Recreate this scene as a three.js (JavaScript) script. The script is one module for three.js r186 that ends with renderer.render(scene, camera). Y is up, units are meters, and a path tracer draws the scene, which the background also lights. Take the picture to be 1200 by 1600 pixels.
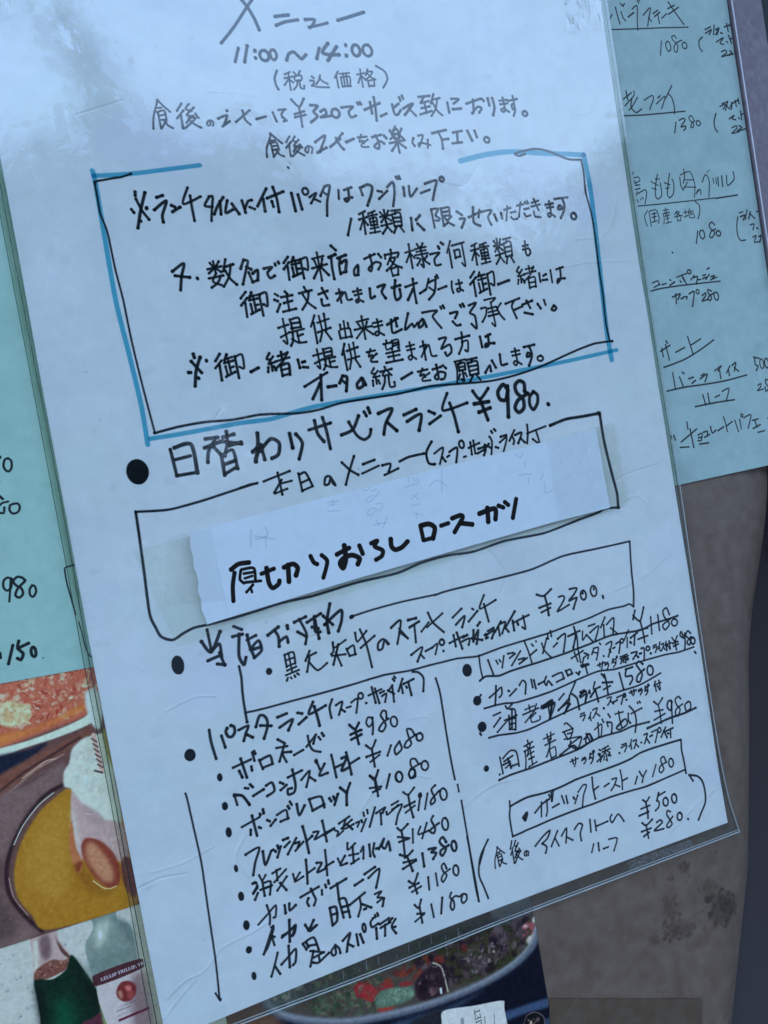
import * as THREE from 'three';
import { ImprovedNoise } from 'three/addons/math/ImprovedNoise.js';
import { mergeGeometries } from 'three/addons/utils/BufferGeometryUtils.js';

// ---------------------------------------------------------------- camera, sky, sun, exposure
const scene = new THREE.Scene();
const Y0 = 0.9;                                     // the paper's lower edge stands 0.9 m above the pavement
const camera = new THREE.PerspectiveCamera(67.38, 768 / 1024, 0.01, 200);
camera.position.set(0.02337, Y0 + 0.21473, 0.34148);
camera.up.set(0.17458, 0.98455, 0.0138);
camera.lookAt(camera.position.clone().add(new THREE.Vector3(0.3121968, -0.0420546, -0.9490862)));
scene.add(camera);

const renderer = new THREE.WebGLRenderer({ antialias: true });
renderer.toneMapping = THREE.LinearToneMapping;
renderer.toneMappingExposure = 1.0;
renderer.shadowMap.enabled = true;

const noise3 = new ImprovedNoise(), NT = new Float32Array(256 * 256);
for (let i = 0; i < NT.length; i++) { let t = Math.imul(i + 77, 0x9e3779b1); t = Math.imul(t ^ (t >>> 15), 0x85ebca6b); t ^= t >>> 13; NT[i] = ((t >>> 0) / 4294967296 - 0.5) * 1.5; }
const tile = (x, y) => { const a = Math.floor(x), b = Math.floor(y); let u = x - a, v = y - b; u = u * u * (3 - 2 * u); v = v * v * (3 - 2 * v); const p = a & 255, q = (a + 1) & 255, r = (b & 255) << 8, t = ((b + 1) & 255) << 8; return (NT[r + p] * (1 - u) + NT[r + q] * u) * (1 - v) + (NT[t + p] * (1 - u) + NT[t + q] * u) * v; };
const fbm = (x, y, z = 0, o = 4) => { let s = 0, a = 0.5; x += z * 17.3; y += z * 5.7; for (let i = 0; i < o; i++) { s += a * tile(x, y); x = x * 2.03 + 31.7; y = y * 2.03 + 11.3; a *= 0.5; } return s; };
const SKY = 1.17;
{ // an overcast, cold blue daylight sky
  const W = 256, H = 128, d = new Float32Array(W * H * 4);
  for (let j = 0; j < H; j++) for (let i = 0; i < W; i++) {
    const up = Math.sin(((j + 0.5) / H - 0.5) * Math.PI), t = Math.max(0, up), a = i / W * Math.PI * 2;
    const c = 1 + 0.3 * noise3.noise(Math.cos(a) * 1.8, Math.sin(a) * 1.8, up * 3);
    const k = SKY * c, w = THREE.MathUtils.smoothstep(t, 0.25, 0.95);
    const o = (j * W + i) * 4;
    d[o] = k * (1.25 - 0.7 * w); d[o + 1] = k * (1.8 - 0.6 * w); d[o + 2] = k * (2.68 - 0.2 * w); d[o + 3] = 1;
  }
  const sky = new THREE.DataTexture(d, W, H, THREE.RGBAFormat, THREE.FloatType);
  sky.mapping = THREE.EquirectangularReflectionMapping; sky.magFilter = THREE.LinearFilter; sky.needsUpdate = true;
  scene.background = sky; scene.environment = sky;
}
const sun = new THREE.DirectionalLight(0xfff4e6, 0.5);
sun.position.set(-1.6, Y0 + 3.6, 2.0); sun.target.position.set(0.15, Y0 + 0.2, 0);
sun.castShadow = true; sun.shadow.radius = 40; sun.shadow.mapSize.set(2048, 2048);
Object.assign(sun.shadow.camera, { left: -1, right: 1, top: 1, bottom: -1, near: 0.1, far: 12 });
scene.add(sun, sun.target);

// ---------------------------------------------------------------- helpers
let seedState = 12345;
const rnd = () => { seedState = (seedState + 0x6d2b79f5) | 0; let t = Math.imul(seedState ^ (seedState >>> 15), 1 | seedState); t = (t + Math.imul(t ^ (t >>> 7), 61 | t)) ^ t; return ((t ^ (t >>> 14)) >>> 0) / 4294967296; };
const used = {};
const numbered = (n) => { used[n] = (used[n] ?? -1) + 1; return used[n] ? n + '_' + String(used[n]).padStart(3, '0') : n; };
function mesh(name, g, m, parent) { const o = new THREE.Mesh(g, m); o.name = parent ? name : numbered(name); o.castShadow = o.receiveShadow = true; (parent ?? scene).add(o); return o; }
function thing(name, position) { const o = new THREE.Group(); o.name = numbered(name); if (position) o.position.set(...position); scene.add(o); return o; }
function tag(o, label, category, group) { Object.assign(o.userData, { label, category }); if (group) o.userData.group = group; return o; }
// positions along a polyline (0.1 mm units), by fraction of its length
function along(p) {
  const L = [0]; for (let i = 1; i < p.length; i++) L.push(L[i - 1] + Math.hypot(p[i][0] - p[i - 1][0], p[i][1] - p[i - 1][1]));
  return (t) => { const s = t * L[L.length - 1]; let i = 1; while (i < p.length - 1 && L[i] < s) i++; const f = (s - L[i - 1]) / (L[i] - L[i - 1] || 1); return [p[i - 1][0] + (p[i][0] - p[i - 1][0]) * f, p[i - 1][1] + (p[i][1] - p[i - 1][1]) * f]; };
}
// a thin sheet between four edges (left and right run upwards, bottom and top run rightwards), lifted by height(x, y) in metres; uv runs over area = [x0, y0, x1, y1] in mm
function sheet(l, r, b, t, nu, nv, z, thick, area, height = () => 0) {
  const fl = along(l), fr = along(r), fb = along(b), ft = along(t), pos = [], uv = [], idx = [];
  const A = fb(0), B = fb(1), C = ft(0), D = ft(1);
  for (const side of [1, 0]) for (let j = 0; j <= nv; j++) for (let i = 0; i <= nu; i++) {
    const u = i / nu, v = j / nv, Lp = fl(v), Rp = fr(v), Bp = fb(u), Tp = ft(u), q = [0, 1].map((k) => (1 - u) * Lp[k] + u * Rp[k] + (1 - v) * Bp[k] + v * Tp[k] - ((1 - u) * (1 - v) * A[k] + u * (1 - v) * B[k] + (1 - u) * v * C[k] + u * v * D[k]));
    const x = q[0] / 1e4, y = q[1] / 1e4;
    pos.push(x, y + Y0, z + height(x, y, u, v) - (side ? 0 : thick));
    uv.push((x * 1e3 - area[0]) / (area[2] - area[0]), (y * 1e3 - area[1]) / (area[3] - area[1]));
  }
  const n = (nu + 1) * (nv + 1), at = (i, j) => j * (nu + 1) + i;
  for (let j = 0; j < nv; j++) for (let i = 0; i < nu; i++) {
    const a = at(i, j), c = at(i + 1, j), e = at(i + 1, j + 1), f = at(i, j + 1);
    idx.push(a, c, e, a, e, f);
    if (thick) idx.push(n + a, n + e, n + c, n + a, n + f, n + e);
  }
  const g = new THREE.BufferGeometry();
  g.setAttribute('position', new THREE.Float32BufferAttribute(pos, 3)); g.setAttribute('uv', new THREE.Float32BufferAttribute(uv, 2)); g.setIndex(idx); g.computeVertexNormals();
  if (!thick) return g;
  const rim = [], ri = [], ru = [];                     // the cut edge round the sheet
  const ring = []; for (let i = 0; i < nu; i++) ring.push(at(i, 0)); for (let j = 0; j < nv; j++) ring.push(at(nu, j)); for (let i = nu; i > 0; i--) ring.push(at(i, nv)); for (let j = nv; j > 0; j--) ring.push(at(0, j));
  ring.forEach((a, k) => { const c = ring[(k + 1) % ring.length], o = rim.length / 3; for (const v of [a, n + a, c, n + c]) { rim.push(pos[v * 3], pos[v * 3 + 1], pos[v * 3 + 2]); ru.push(uv[v * 2], uv[v * 2 + 1]); } ri.push(o, o + 1, o + 2, o + 2, o + 1, o + 3); });
  const e = new THREE.BufferGeometry();
  e.setAttribute('position', new THREE.Float32BufferAttribute(rim, 3)); e.setAttribute('uv', new THREE.Float32BufferAttribute(ru, 2)); e.setIndex(ri); e.computeVertexNormals();
  return mergeGeometries([g, e]);
}
const line = (x0, y0, x1, y1) => [[x0, y0], [x1, y1]];
function rough(p, n, amp, seed) { const f = along(p), out = []; for (let i = 0; i <= n; i++) { const q = f(i / n); out.push([q[0] + amp * fbm(i * 0.23, seed, 1, 3) * 2 + amp * (rnd() - 0.5) * 0.8, q[1]]); } return out; }
// canvas over area (mm) at s pixels per mm; points come in 0.1 mm
function page(area, s) {
  const c = document.createElement('canvas'); c.width = Math.round((area[2] - area[0]) * s); c.height = Math.round((area[3] - area[1]) * s);
  return { c, x: c.getContext('2d'), s, area, p: (X, Y) => [(X / 10 - area[0]) * s, (area[3] - Y / 10) * s] };
}
function texture(c, colour = true) { const t = new THREE.CanvasTexture(c); if (colour) t.colorSpace = THREE.SRGBColorSpace; t.magFilter = THREE.LinearFilter; t.anisotropy = 8; return t; }
function spline(g, pts, closed) {               // Catmull-Rom through the points
  const n = pts.length, P = (i) => (closed ? pts[(i + n) % n] : pts[Math.max(0, Math.min(n - 1, i))]);
  g.x.beginPath(); g.x.moveTo(...pts[0]);
  if (n === 2 && !closed) { g.x.lineTo(...pts[1]); return; }
  for (let i = 0; i < (closed ? n : n - 1); i++) {
    const a = P(i - 1), b = P(i), c = P(i + 1), d = P(i + 2), k = 1 / 7;
    g.x.bezierCurveTo(b[0] + (c[0] - a[0]) * k, b[1] + (c[1] - a[1]) * k, c[0] - (d[0] - b[0]) * k, c[1] - (d[1] - b[1]) * k, c[0], c[1]);
  }
}
const points = (g, a, from) => { const o = []; for (let i = from; i < a.length; i += 2) o.push(g.p(a[i], a[i + 1])); return o; };
function write(g, strokes, ink, alpha, blot, thin = 1, body = alpha) {     // felt pen: round ends, a small blot where the pen rests
  const x = g.x; x.lineCap = x.lineJoin = 'round'; x.strokeStyle = x.fillStyle = ink; x.globalAlpha = alpha;
  for (const s of strokes) {
    const pts = points(g, s, 1);
    if (s[0] < 0) { spline(g, pts, true); x.fill(); continue; }
    const w = s[0] / 10 * g.s * thin * (1.0 + 0.22 * rnd());
    x.globalAlpha = body; x.lineWidth = w; spline(g, pts, false); x.stroke(); x.globalAlpha = alpha;
    if (blot) for (const e of [pts[0], pts[pts.length - 1]]) { x.beginPath(); x.arc(e[0], e[1], w * (0.5 + blot * rnd()), 0, 7); x.fill(); }
  }
  x.globalAlpha = 1;
}
const css = (c) => 'rgb(' + c.join(',') + ')';
function soft(g, pts, blur, pad, draw) {                     // draws one softened shape through a canvas of its own size
  if (blur < 0.3) { draw({ x: g.x }, pts); return; }
  const m = Math.ceil(blur * 3 + pad + 2), x0 = Math.floor(Math.min(...pts.map((p) => p[0]))) - m, y0 = Math.floor(Math.min(...pts.map((p) => p[1]))) - m, x1 = Math.ceil(Math.max(...pts.map((p) => p[0]))) + m, y1 = Math.ceil(Math.max(...pts.map((p) => p[1]))) + m;
  const k = blur > 6 ? 4 / blur : 1, c = document.createElement('canvas'); c.width = Math.max(2, Math.ceil((x1 - x0) * k)); c.height = Math.max(2, Math.ceil((y1 - y0) * k));
  const x = c.getContext('2d'); x.lineCap = x.lineJoin = 'round'; x.filter = 'blur(' + (blur * k).toFixed(2) + 'px)'; x.scale(k, k); x.translate(-x0, -y0);
  draw({ x }, pts); g.x.drawImage(c, x0, y0, c.width / k, c.height / k);
}
function paint(g, shapes) {
  const x = g.x; x.lineCap = x.lineJoin = 'round';
  for (const s of shapes) {
    if (s[0] === 'f') soft(g, points(g, s, 3), s[2] / 10 * g.s, 0, (h, p) => { h.x.fillStyle = css(s[1]); spline(h, p, true); h.x.fill(); });
    if (s[0] === 'l') soft(g, points(g, s, 4), s[3] / 10 * g.s, s[2] / 10 * g.s, (h, p) => { h.x.strokeStyle = css(s[1]); h.x.lineWidth = s[2] / 10 * g.s; spline(h, p, false); h.x.stroke(); });
    if (s[0] === 'b' || s[0] === 's') {
      const pts = points(g, s, s[0] === 'b' ? 5 : 7), bx = pts.map((p) => p[0]), by = pts.map((p) => p[1]);
      const inside = (px, py) => { let r = false; for (let i = 0, j = pts.length - 1; i < pts.length; j = i++) if ((pts[i][1] > py) !== (pts[j][1] > py) && px < (pts[j][0] - pts[i][0]) * (py - pts[i][1]) / (pts[j][1] - pts[i][1]) + pts[i][0]) r = !r; return r; };
      for (let k = 0, tries = 0; k < s[1] && tries < s[1] * 20; tries++) {
        const px = Math.min(...bx) + rnd() * (Math.max(...bx) - Math.min(...bx)), py = Math.min(...by) + rnd() * (Math.max(...by) - Math.min(...by));
        if (!inside(px, py)) continue;
        k++;
        if (s[0] === 's') {                                   // a short bent fibre, shred or leaf vein
          const l = (s[5] + rnd() * (s[6] - s[5])) / 10 * g.s, q = [[px, py]]; let a = rnd() * 6.3;
          for (let m = 0; m < 3; m++) { a += (rnd() - 0.5) * 1.6; const e = q[m]; q.push([e[0] + Math.cos(a) * l / 3, e[1] + Math.sin(a) * l / 3]); }
          x.globalAlpha = 0.45 + 0.45 * rnd(); x.strokeStyle = css(s[2][Math.floor(rnd() * s[2].length)]); x.lineWidth = (s[3] + rnd() * (s[4] - s[3])) / 10 * g.s; spline(g, q, false); x.stroke(); x.globalAlpha = 1;
          continue;
        }
        const r = (s[3] + rnd() * (s[4] - s[3])) / 10 * g.s, a0 = rnd() * 7, el = 0.35 + 0.6 * rnd(), q = [];
        for (let m = 0; m < 7; m++) { const a = m / 7 * Math.PI * 2, rr = r * (0.7 + 0.6 * rnd()); const ex = Math.cos(a) * rr, ey = Math.sin(a) * rr * el; q.push([px + ex * Math.cos(a0) - ey * Math.sin(a0), py + ex * Math.sin(a0) + ey * Math.cos(a0)]); }
        const col = css(s[2][Math.floor(rnd() * s[2].length)]); x.globalAlpha = 0.55 + 0.4 * rnd(); soft(g, q, 0.12 * r + 0.35, 0, (h, p) => { h.x.fillStyle = col; spline(h, p, true); h.x.fill(); }); x.globalAlpha = 1;
      }
    }
  }
}
function grain(g, amount, scale = 1, tint = [1, 1, 1]) {      // per-pixel tone variation of the material itself
  const { width: w, height: h } = g.c, im = g.x.getImageData(0, 0, w, h), d = im.data;
  for (let j = 0; j < h; j++) for (let i = 0; i < w; i++) {
    const n = amount * ((rnd() - 0.5) * 0.8 + 1.2 * fbm(i / g.s * 0.5 * scale, j / g.s * 0.5 * scale, 3, 3)), o = (j * w + i) * 4;
    for (let k = 0; k < 3; k++) d[o + k] += n * tint[k];
  }
  g.x.putImageData(im, 0, 0);
}
function specks(g, n, colours, r0, r1, alpha) { for (let i = 0; i < n; i++) { g.x.globalAlpha = alpha * (0.3 + 0.7 * rnd()); g.x.fillStyle = colours[Math.floor(rnd() * colours.length)]; g.x.beginPath(); g.x.ellipse(rnd() * g.c.width, rnd() * g.c.height, g.s * (r0 + rnd() * rnd() * (r1 - r0)), g.s * (r0 + rnd() * rnd() * (r1 - r0)) * 0.6, rnd() * 3, 0, 7); g.x.fill(); } g.x.globalAlpha = 1; }
function smudges(g, n, colours, r0, r1, alpha) { for (let i = 0; i < n; i++) { const px = rnd() * g.c.width, py = rnd() * g.c.height, r = g.s * (r0 + rnd() * (r1 - r0)), q = []; for (let m = 0; m < 8; m++) { const a = m / 8 * 6.283, rr = r * (0.4 + rnd()); q.push([px + Math.cos(a) * rr, py + Math.sin(a) * rr * 0.6]); } g.x.globalAlpha = alpha * (0.3 + 0.7 * rnd()); const col = colours[Math.floor(rnd() * colours.length)]; soft(g, q, r * 0.14, 0, (h, p) => { h.x.fillStyle = col; spline(h, p, true); h.x.fill(); }); } g.x.globalAlpha = 1; }
// relief: fine fibre noise, soft cockling and creases, as a grey map
function relief(area, s, fine, cockle, creases) {
  const g = page(area, s), im = g.x.createImageData(g.c.width, g.c.height), d = im.data;
  for (let j = 0; j < g.c.height; j++) for (let i = 0; i < g.c.width; i++) {
    const X = i / s, Y = j / s, v = 128 + fine * fbm(X * 0.9, Y * 0.9, 1, 3) + cockle * fbm(X * 0.06, Y * 0.06, 9, 3), o = (j * g.c.width + i) * 4;
    d[o] = d[o + 1] = d[o + 2] = v; d[o + 3] = 255;
  }
  g.x.putImageData(im, 0, 0);
  g.x.lineCap = 'round';
  for (const [w, up, ...p] of creases) { const q = []; for (let i = 0; i < p.length; i += 2) q.push(g.p(p[i], p[i + 1])); for (const [ww, al, bl] of [[w * 3, 0.3, w], [w, 0.6, w * 0.25]]) { g.x.globalAlpha = al; soft(g, q, Math.max(0.4, bl * s), ww * s, (h, p) => { h.x.strokeStyle = up > 0 ? '#fff' : '#000'; h.x.lineWidth = ww * s; spline(h, p, false); h.x.stroke(); }); } }
  g.x.globalAlpha = 1;
  return texture(g.c, false);
}

// ---------------------------------------------------------------- traced handwriting and printed pictures, in 0.1 mm on the board; a stroke is [pen width, x, y, x, y, ...]
const INK_MENU = [
[12,1154,4345,1118,4304,1041,4211,975,4143],
[12,1090,4344,1118,4304,1141,4252,1154,4204],
[12,1237,4264,1272,4269,1299,4272],
[12,1236,4225,1278,4241,1339,4252],
[12,1375,4254,1418,4255,1402,4226,1389,4219],
[12,1386,4221,1421,4227,1476,4241],
[13,1530,4255,1586,4271,1662,4295],
[12,1046,4121,1022,4063],
[12,1087,4132,1064,4063],
[12,1118,4113,1118,4110],
[12,1115,4081,1116,4078],
[12,1256,4072,1270,4099,1294,4108,1313,4089,1326,4077,1349,4096],
[12,1417,4126,1398,4080],
[13,1462,4148,1429,4108,1466,4097,1506,4098],
[13,1501,4134,1450,4072],
[13,1547,4144,1547,4140],
[13,1542,4096,1542,4093],
[12,1164,4112,1173,4104,1177,4092,1175,4079,1166,4070,1155,4068,1145,4072,1138,4083,1137,4096,1143,4107,1153,4113,1164,4112],
[12,1204,4115,1210,4108,1213,4096,1211,4084,1205,4075,1197,4072,1189,4077,1185,4087,1184,4100,1188,4110,1195,4116,1204,4115],
[13,1600,4143,1609,4134,1613,4120,1610,4106,1602,4096,1592,4093,1581,4098,1575,4110,1574,4124,1580,4137,1589,4144,1600,4143],
[13,1656,4144,1666,4135,1671,4121,1668,4106,1659,4096,1647,4093,1635,4099,1628,4111,1627,4125,1633,4138,1644,4145,1656,4144],
[8,1202,4024,1186,3992,1187,3960,1194,3942],
[8,1679,4048,1718,4022,1724,3985,1697,3948],
[7,1261,4019,1235,4008],
[7,1231,3991,1269,3998],
[7,1252,4012,1251,3939],
[7,1251,3990,1227,3961],
[7,1251,3985,1269,3972],
[7,1278,4018,1286,4007],
[7,1308,4023,1298,4007],
[7,1278,3999,1309,4004,1308,3983,1279,3980,1278,3999],
[7,1289,3981,1283,3958,1266,3941],
[7,1299,3982,1298,3949,1314,3945,1316,3957],
[7,1359,3999,1368,3992],
[7,1349,3980,1365,3980,1361,3963,1353,3957],
[7,1353,3960,1378,3952,1432,3950],
[7,1399,4003,1391,3983,1374,3965],
[7,1394,3994,1406,3978,1429,3965],
[7,1487,4021,1468,3994],
[7,1477,4001,1478,3949],
[7,1494,4011,1540,4015],
[7,1496,3996,1540,3998,1535,3954],
[7,1497,3995,1498,3953],
[7,1498,3954,1539,3956],
[7,1511,4013,1510,3956],
[7,1525,4014,1524,3956],
[7,1578,4008,1614,4015],
[7,1597,4032,1597,3952],
[7,1597,4005,1578,3971],
[7,1600,4001,1615,3985],
[7,1634,4032,1620,4006],
[7,1631,4021,1656,4022,1638,4000,1615,3983],
[7,1629,4015,1642,3998,1664,3986],
[7,1626,3980,1628,3954],
[7,1626,3979,1656,3983,1653,3956],
[7,1631,3956,1653,3956],
[7,659,3899,651,3876,631,3827,622,3779],
[7,659,3899,679,3874,703,3849],
[7,655,3865,670,3867],
[7,649,3848,680,3854,683,3814],
[7,652,3848,654,3779],
[7,654,3832,680,3837],
[7,655,3814,683,3817],
[7,656,3779,672,3799,679,3805],
[7,672,3812,684,3792,703,3779],
[8,757,3883,733,3852],
[8,760,3853,729,3821],
[8,746,3833,746,3778],
[8,788,3881,771,3860,794,3851],
[8,806,3865,771,3834,799,3829],
[8,809,3839,819,3821],
[8,787,3827,765,3801],
[8,777,3819,808,3822,780,3797,755,3778],
[8,777,3813,799,3793,823,3779],
[8,870,3809,863,3790,854,3788,851,3796,860,3807,872,3808,879,3800,875,3787],
[9,904,3817,943,3830,928,3794],
[9,917,3783,951,3804],
[9,947,3851,948,3849],
[9,978,3800,1048,3851],
[9,1016,3850,1020,3813,1040,3788],
[9,1073,3812,1115,3822],
[9,1150,3840,1156,3818,1161,3800],
[9,1178,3850,1211,3853],
[9,1203,3850,1188,3828,1206,3803],
[9,1190,3818,1203,3807,1194,3800],
[9,1245,3896,1276,3863,1303,3899],
[9,1275,3863,1276,3820,1275,3774],
[9,1250,3831,1295,3843],
[9,1249,3817,1299,3827],
[10,1330,3870,1363,3866,1339,3841,1354,3819,1320,3794],
[10,1373,3841,1394,3851,1397,3829,1369,3815,1420,3822],
[10,1449,3851,1458,3844,1461,3834,1459,3823,1451,3815,1441,3812,1430,3817,1424,3826,1424,3837,1429,3847,1438,3852,1449,3851],
[10,1476,3858,1531,3862,1507,3839,1514,3813,1539,3820],
[10,1555,3879,1559,3871],
[10,1568,3881,1572,3873],
[10,1587,3847,1664,3876],
[10,1619,3882,1620,3830],
[10,1641,3904,1641,3860,1637,3797],
[10,1661,3816,1691,3828],
[10,1727,3870,1731,3829,1746,3821,1766,3843],
[10,1760,3873,1732,3855],
[10,1769,3902,1772,3887],
[10,1784,3911,1787,3896],
[10,1780,3851,1833,3873,1798,3835,1784,3821],
[10,1809,3850,1839,3816],
[9,1868,3904,1925,3909],
[9,1895,3906,1875,3876],
[9,1874,3876,1918,3884],
[9,1893,3876,1896,3829],
[9,1874,3851,1918,3859],
[9,1863,3822,1924,3837],
[9,1947,3916,1927,3873],
[9,1937,3890,1976,3898],
[9,1963,3895,1948,3850,1919,3814],
[9,1937,3874,1954,3838,1976,3816],
[8,1124,3746,1116,3725,1095,3684,1089,3644],
[8,1122,3746,1144,3725,1168,3703],
[8,1118,3715,1137,3716],
[8,1112,3703,1143,3707,1149,3675],
[8,1117,3703,1120,3645],
[8,1119,3690,1145,3693],
[8,1120,3674,1149,3678],
[8,1120,3645,1137,3661,1143,3665],
[8,1136,3671,1148,3654,1167,3645],
[8,1207,3732,1188,3707],
[8,1210,3708,1184,3682],
[8,1199,3691,1198,3645],
[8,1231,3731,1219,3713,1234,3707],
[8,1246,3716,1220,3690,1241,3689],
[8,1249,3695,1257,3682],
[8,1231,3686,1215,3664],
[8,1222,3679,1248,3682,1227,3660,1206,3644],
[8,1222,3674,1241,3658,1261,3646],
[8,1289,3686,1282,3662,1274,3659,1269,3670,1280,3685,1294,3686,1304,3676,1298,3657],
[10,1322,3704,1374,3732,1337,3660],
[10,1325,3657,1371,3678],
[10,1390,3681,1443,3716],
[10,1424,3720,1437,3687,1452,3668],
[10,1459,3741,1421,3705],
[10,1471,3701,1508,3714],
[8,1530,3720,1573,3723],
[8,1548,3732,1534,3701,1552,3705,1555,3693],
[8,1576,3709,1545,3691,1543,3677,1574,3676],
[10,1600,3720,1645,3730],
[10,1617,3727,1630,3693,1622,3666,1604,3679,1636,3700,1654,3689],
[10,1660,3726,1670,3714],
[9,1723,3767,1716,3755],
[9,1709,3747,1712,3709],
[9,1710,3749,1732,3753,1733,3712],
[9,1712,3730,1733,3734],
[9,1711,3711,1735,3713],
[9,1693,3749,1702,3729],
[9,1690,3709,1703,3719],
[9,1753,3756,1741,3737],
[9,1740,3725,1755,3710],
[9,1683,3690,1760,3703],
[9,1721,3708,1724,3645],
[9,1720,3691,1688,3655],
[9,1724,3694,1759,3667],
[10,1806,3711,1798,3689,1807,3674],
[10,2013,3875,2015,3829],
[10,2038,3894,2076,3892,2046,3871],
[10,2037,3844,2080,3847],
[11,2114,3870,2192,3893],
[11,2153,3889,2146,3831,2136,3824,2172,3854,2192,3846,2176,3827],
[11,2201,3893,2210,3883],
[11,2234,3893,2237,3861],
[11,2259,3896,2264,3853,2250,3814],
[9,2296,3883,2339,3887],
[9,2298,3866,2338,3870],
[9,2317,3897,2320,3838,2307,3829,2298,3837,2314,3845,2340,3828],
[9,2344,3882,2396,3891],
[9,2374,3905,2376,3856,2363,3840,2361,3862,2373,3865,2376,3838,2363,3808],
[11,2433,3829,2439,3825,2442,3819,2440,3813,2434,3808,2427,3807,2420,3809,2415,3815,2415,3821,2418,3827,2425,3830,2433,3829],
[9,1833,3722,1857,3722,1831,3672,1827,3682,1845,3688,1887,3676],
[9,1879,3702,1872,3663],
[10,1907,3732,1981,3746],
[10,1937,3739,1952,3704,1950,3658],
[10,1951,3700,1986,3703],
[10,2017,3733,2065,3740],
[10,2038,3733,2034,3687],
[10,2005,3681,2057,3685],
[11,2095,3739,2112,3693],
[11,2134,3739,2141,3708],
[11,2198,3706,2204,3702,2207,3695,2205,3688,2199,3682,2191,3681,2183,3684,2178,3690,2178,3697,2182,3703,2189,3707,2198,3706],
[8,497,3592,456,3580,417,3576,347,3565],
[8,346,3563,346,3491,346,3430,360,3355,364,3202,373,3067,376,2906,386,2715,401,2506],
[9,401,2503,504,2516,613,2520,732,2514,866,2519,1023,2503,1128,2506,1229,2522,1379,2526,1523,2529,1646,2541,1706,2543,1983,2530,2119,2539,2276,2565,2424,2603,2523,2628,2622,2647,2728,2649],
[10,2712,2650,2706,2744,2715,2892,2716,3024,2723,3188,2722,3303,2708,3418,2715,3513,2712,3581],
[10,2391,3620,2357,3611,2338,3624,2450,3643,2532,3628,2633,3587,2712,3581],
[7,346,3560,348,3557],
[10,2728,2649,2723,2646],
[8,401,2506,398,2503],
[10,500,3516,498,3501],
[11,498,3486,515,3435,536,3398],
[11,539,3511,509,3438,485,3365],
[10,472,3444,480,3430],
[11,535,3448,534,3444],
[11,500,3396,502,3392],
[11,584,3489,609,3496],
[11,565,3437,621,3473,594,3413,593,3383],
[11,639,3452,651,3445],
[11,639,3425,673,3443],
[11,719,3524,689,3456,768,3484],
[11,724,3489,723,3438,724,3382],
[11,805,3482,779,3445,810,3437],
[11,802,3481,819,3480,806,3426,796,3378],
[11,864,3476,833,3439,813,3405],
[11,847,3459,842,3404],
[11,879,3461,863,3409,900,3423],
[11,897,3446,921,3401],
[11,943,3458,950,3405],
[11,951,3422,969,3453,986,3458],
[11,972,3428,993,3418],
[11,1060,3505,1008,3430],
[11,1039,3460,1038,3407],
[11,1057,3463,1135,3489],
[11,1091,3510,1100,3461,1100,3400],
[11,1076,3448,1079,3425],
[12,1171,3479,1176,3400],
[12,1200,3471,1207,3407],
[10,1241,3499,1247,3494,1250,3486,1248,3478,1242,3472,1235,3470,1228,3473,1224,3480,1223,3488,1227,3496,1234,3500,1241,3499],
[10,1251,3458,1285,3474,1254,3431],
[10,1273,3449,1297,3436],
[10,1330,3503,1304,3462],
[10,1330,3503,1355,3504,1331,3436,1319,3371],
[10,1316,3481,1334,3466],
[10,1393,3484,1388,3444],
[10,1420,3483,1457,3494],
[10,1440,3489,1437,3442,1422,3430,1416,3443,1452,3448],
[11,1499,3490,1505,3457],
[11,1503,3490,1537,3503,1558,3491,1547,3455,1521,3408],
[11,1582,3472,1601,3467],
[11,1583,3435,1630,3470],
[11,1633,3488,1665,3509,1664,3457,1647,3399],
[11,1685,3532,1691,3525],
[11,1700,3536,1704,3523],
[11,1713,3481,1712,3444],
[11,1742,3487,1742,3438,1781,3474],
[11,1798,3452,1845,3466],
[11,1826,3495,1887,3508,1874,3470,1853,3417],
[11,1921,3523,1926,3519,1928,3513,1926,3508,1922,3504,1916,3502,1910,3505,1907,3509,1906,3515,1909,3520,1915,3523,1921,3523],
[10,1430,3350,1402,3278],
[9,1503,3382,1473,3370],
[9,1468,3345,1508,3354],
[9,1491,3371,1488,3277],
[9,1488,3344,1466,3300],
[9,1493,3339,1506,3319],
[9,1550,3380,1517,3370],
[9,1514,3358,1559,3364],
[9,1519,3346,1521,3317],
[9,1519,3345,1553,3350,1552,3317],
[9,1519,3331,1552,3333],
[9,1522,3315,1553,3318],
[9,1537,3373,1536,3281],
[9,1517,3300,1557,3305],
[9,1511,3280,1561,3285],
[9,1597,3382,1597,3329],
[9,1576,3373,1585,3360],
[9,1618,3378,1608,3362],
[9,1573,3351,1623,3357],
[9,1597,3352,1575,3327],
[9,1601,3348,1624,3332],
[9,1572,3310,1625,3318],
[9,1599,3325,1596,3300,1573,3274],
[9,1600,3305,1618,3281],
[9,1633,3377,1678,3379],
[9,1654,3377,1648,3361],
[9,1633,3358,1637,3305],
[9,1634,3360,1674,3364,1674,3306],
[9,1637,3343,1673,3344],
[9,1637,3325,1671,3325],
[9,1637,3304,1673,3306],
[9,1645,3300,1629,3274],
[9,1664,3301,1679,3276],
[11,1726,3337,1723,3281],
[11,1750,3328,1774,3348],
[11,1755,3309,1782,3279],
[10,1836,3373,1839,3287],
[10,1835,3372,1871,3374,1854,3343,1872,3328,1864,3317,1851,3320],
[10,1886,3375,1889,3292],
[10,1886,3373,1929,3377,1926,3337],
[10,1889,3356,1928,3360],
[10,1888,3338,1929,3340],
[10,1887,3292,1916,3306],
[10,1896,3336,1913,3309,1940,3291],
[10,1934,3333,1913,3318],
[11,1968,3355,1991,3338],
[11,1979,3320,2004,3318,1980,3277],
[11,2027,3325,2092,3348],
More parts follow.
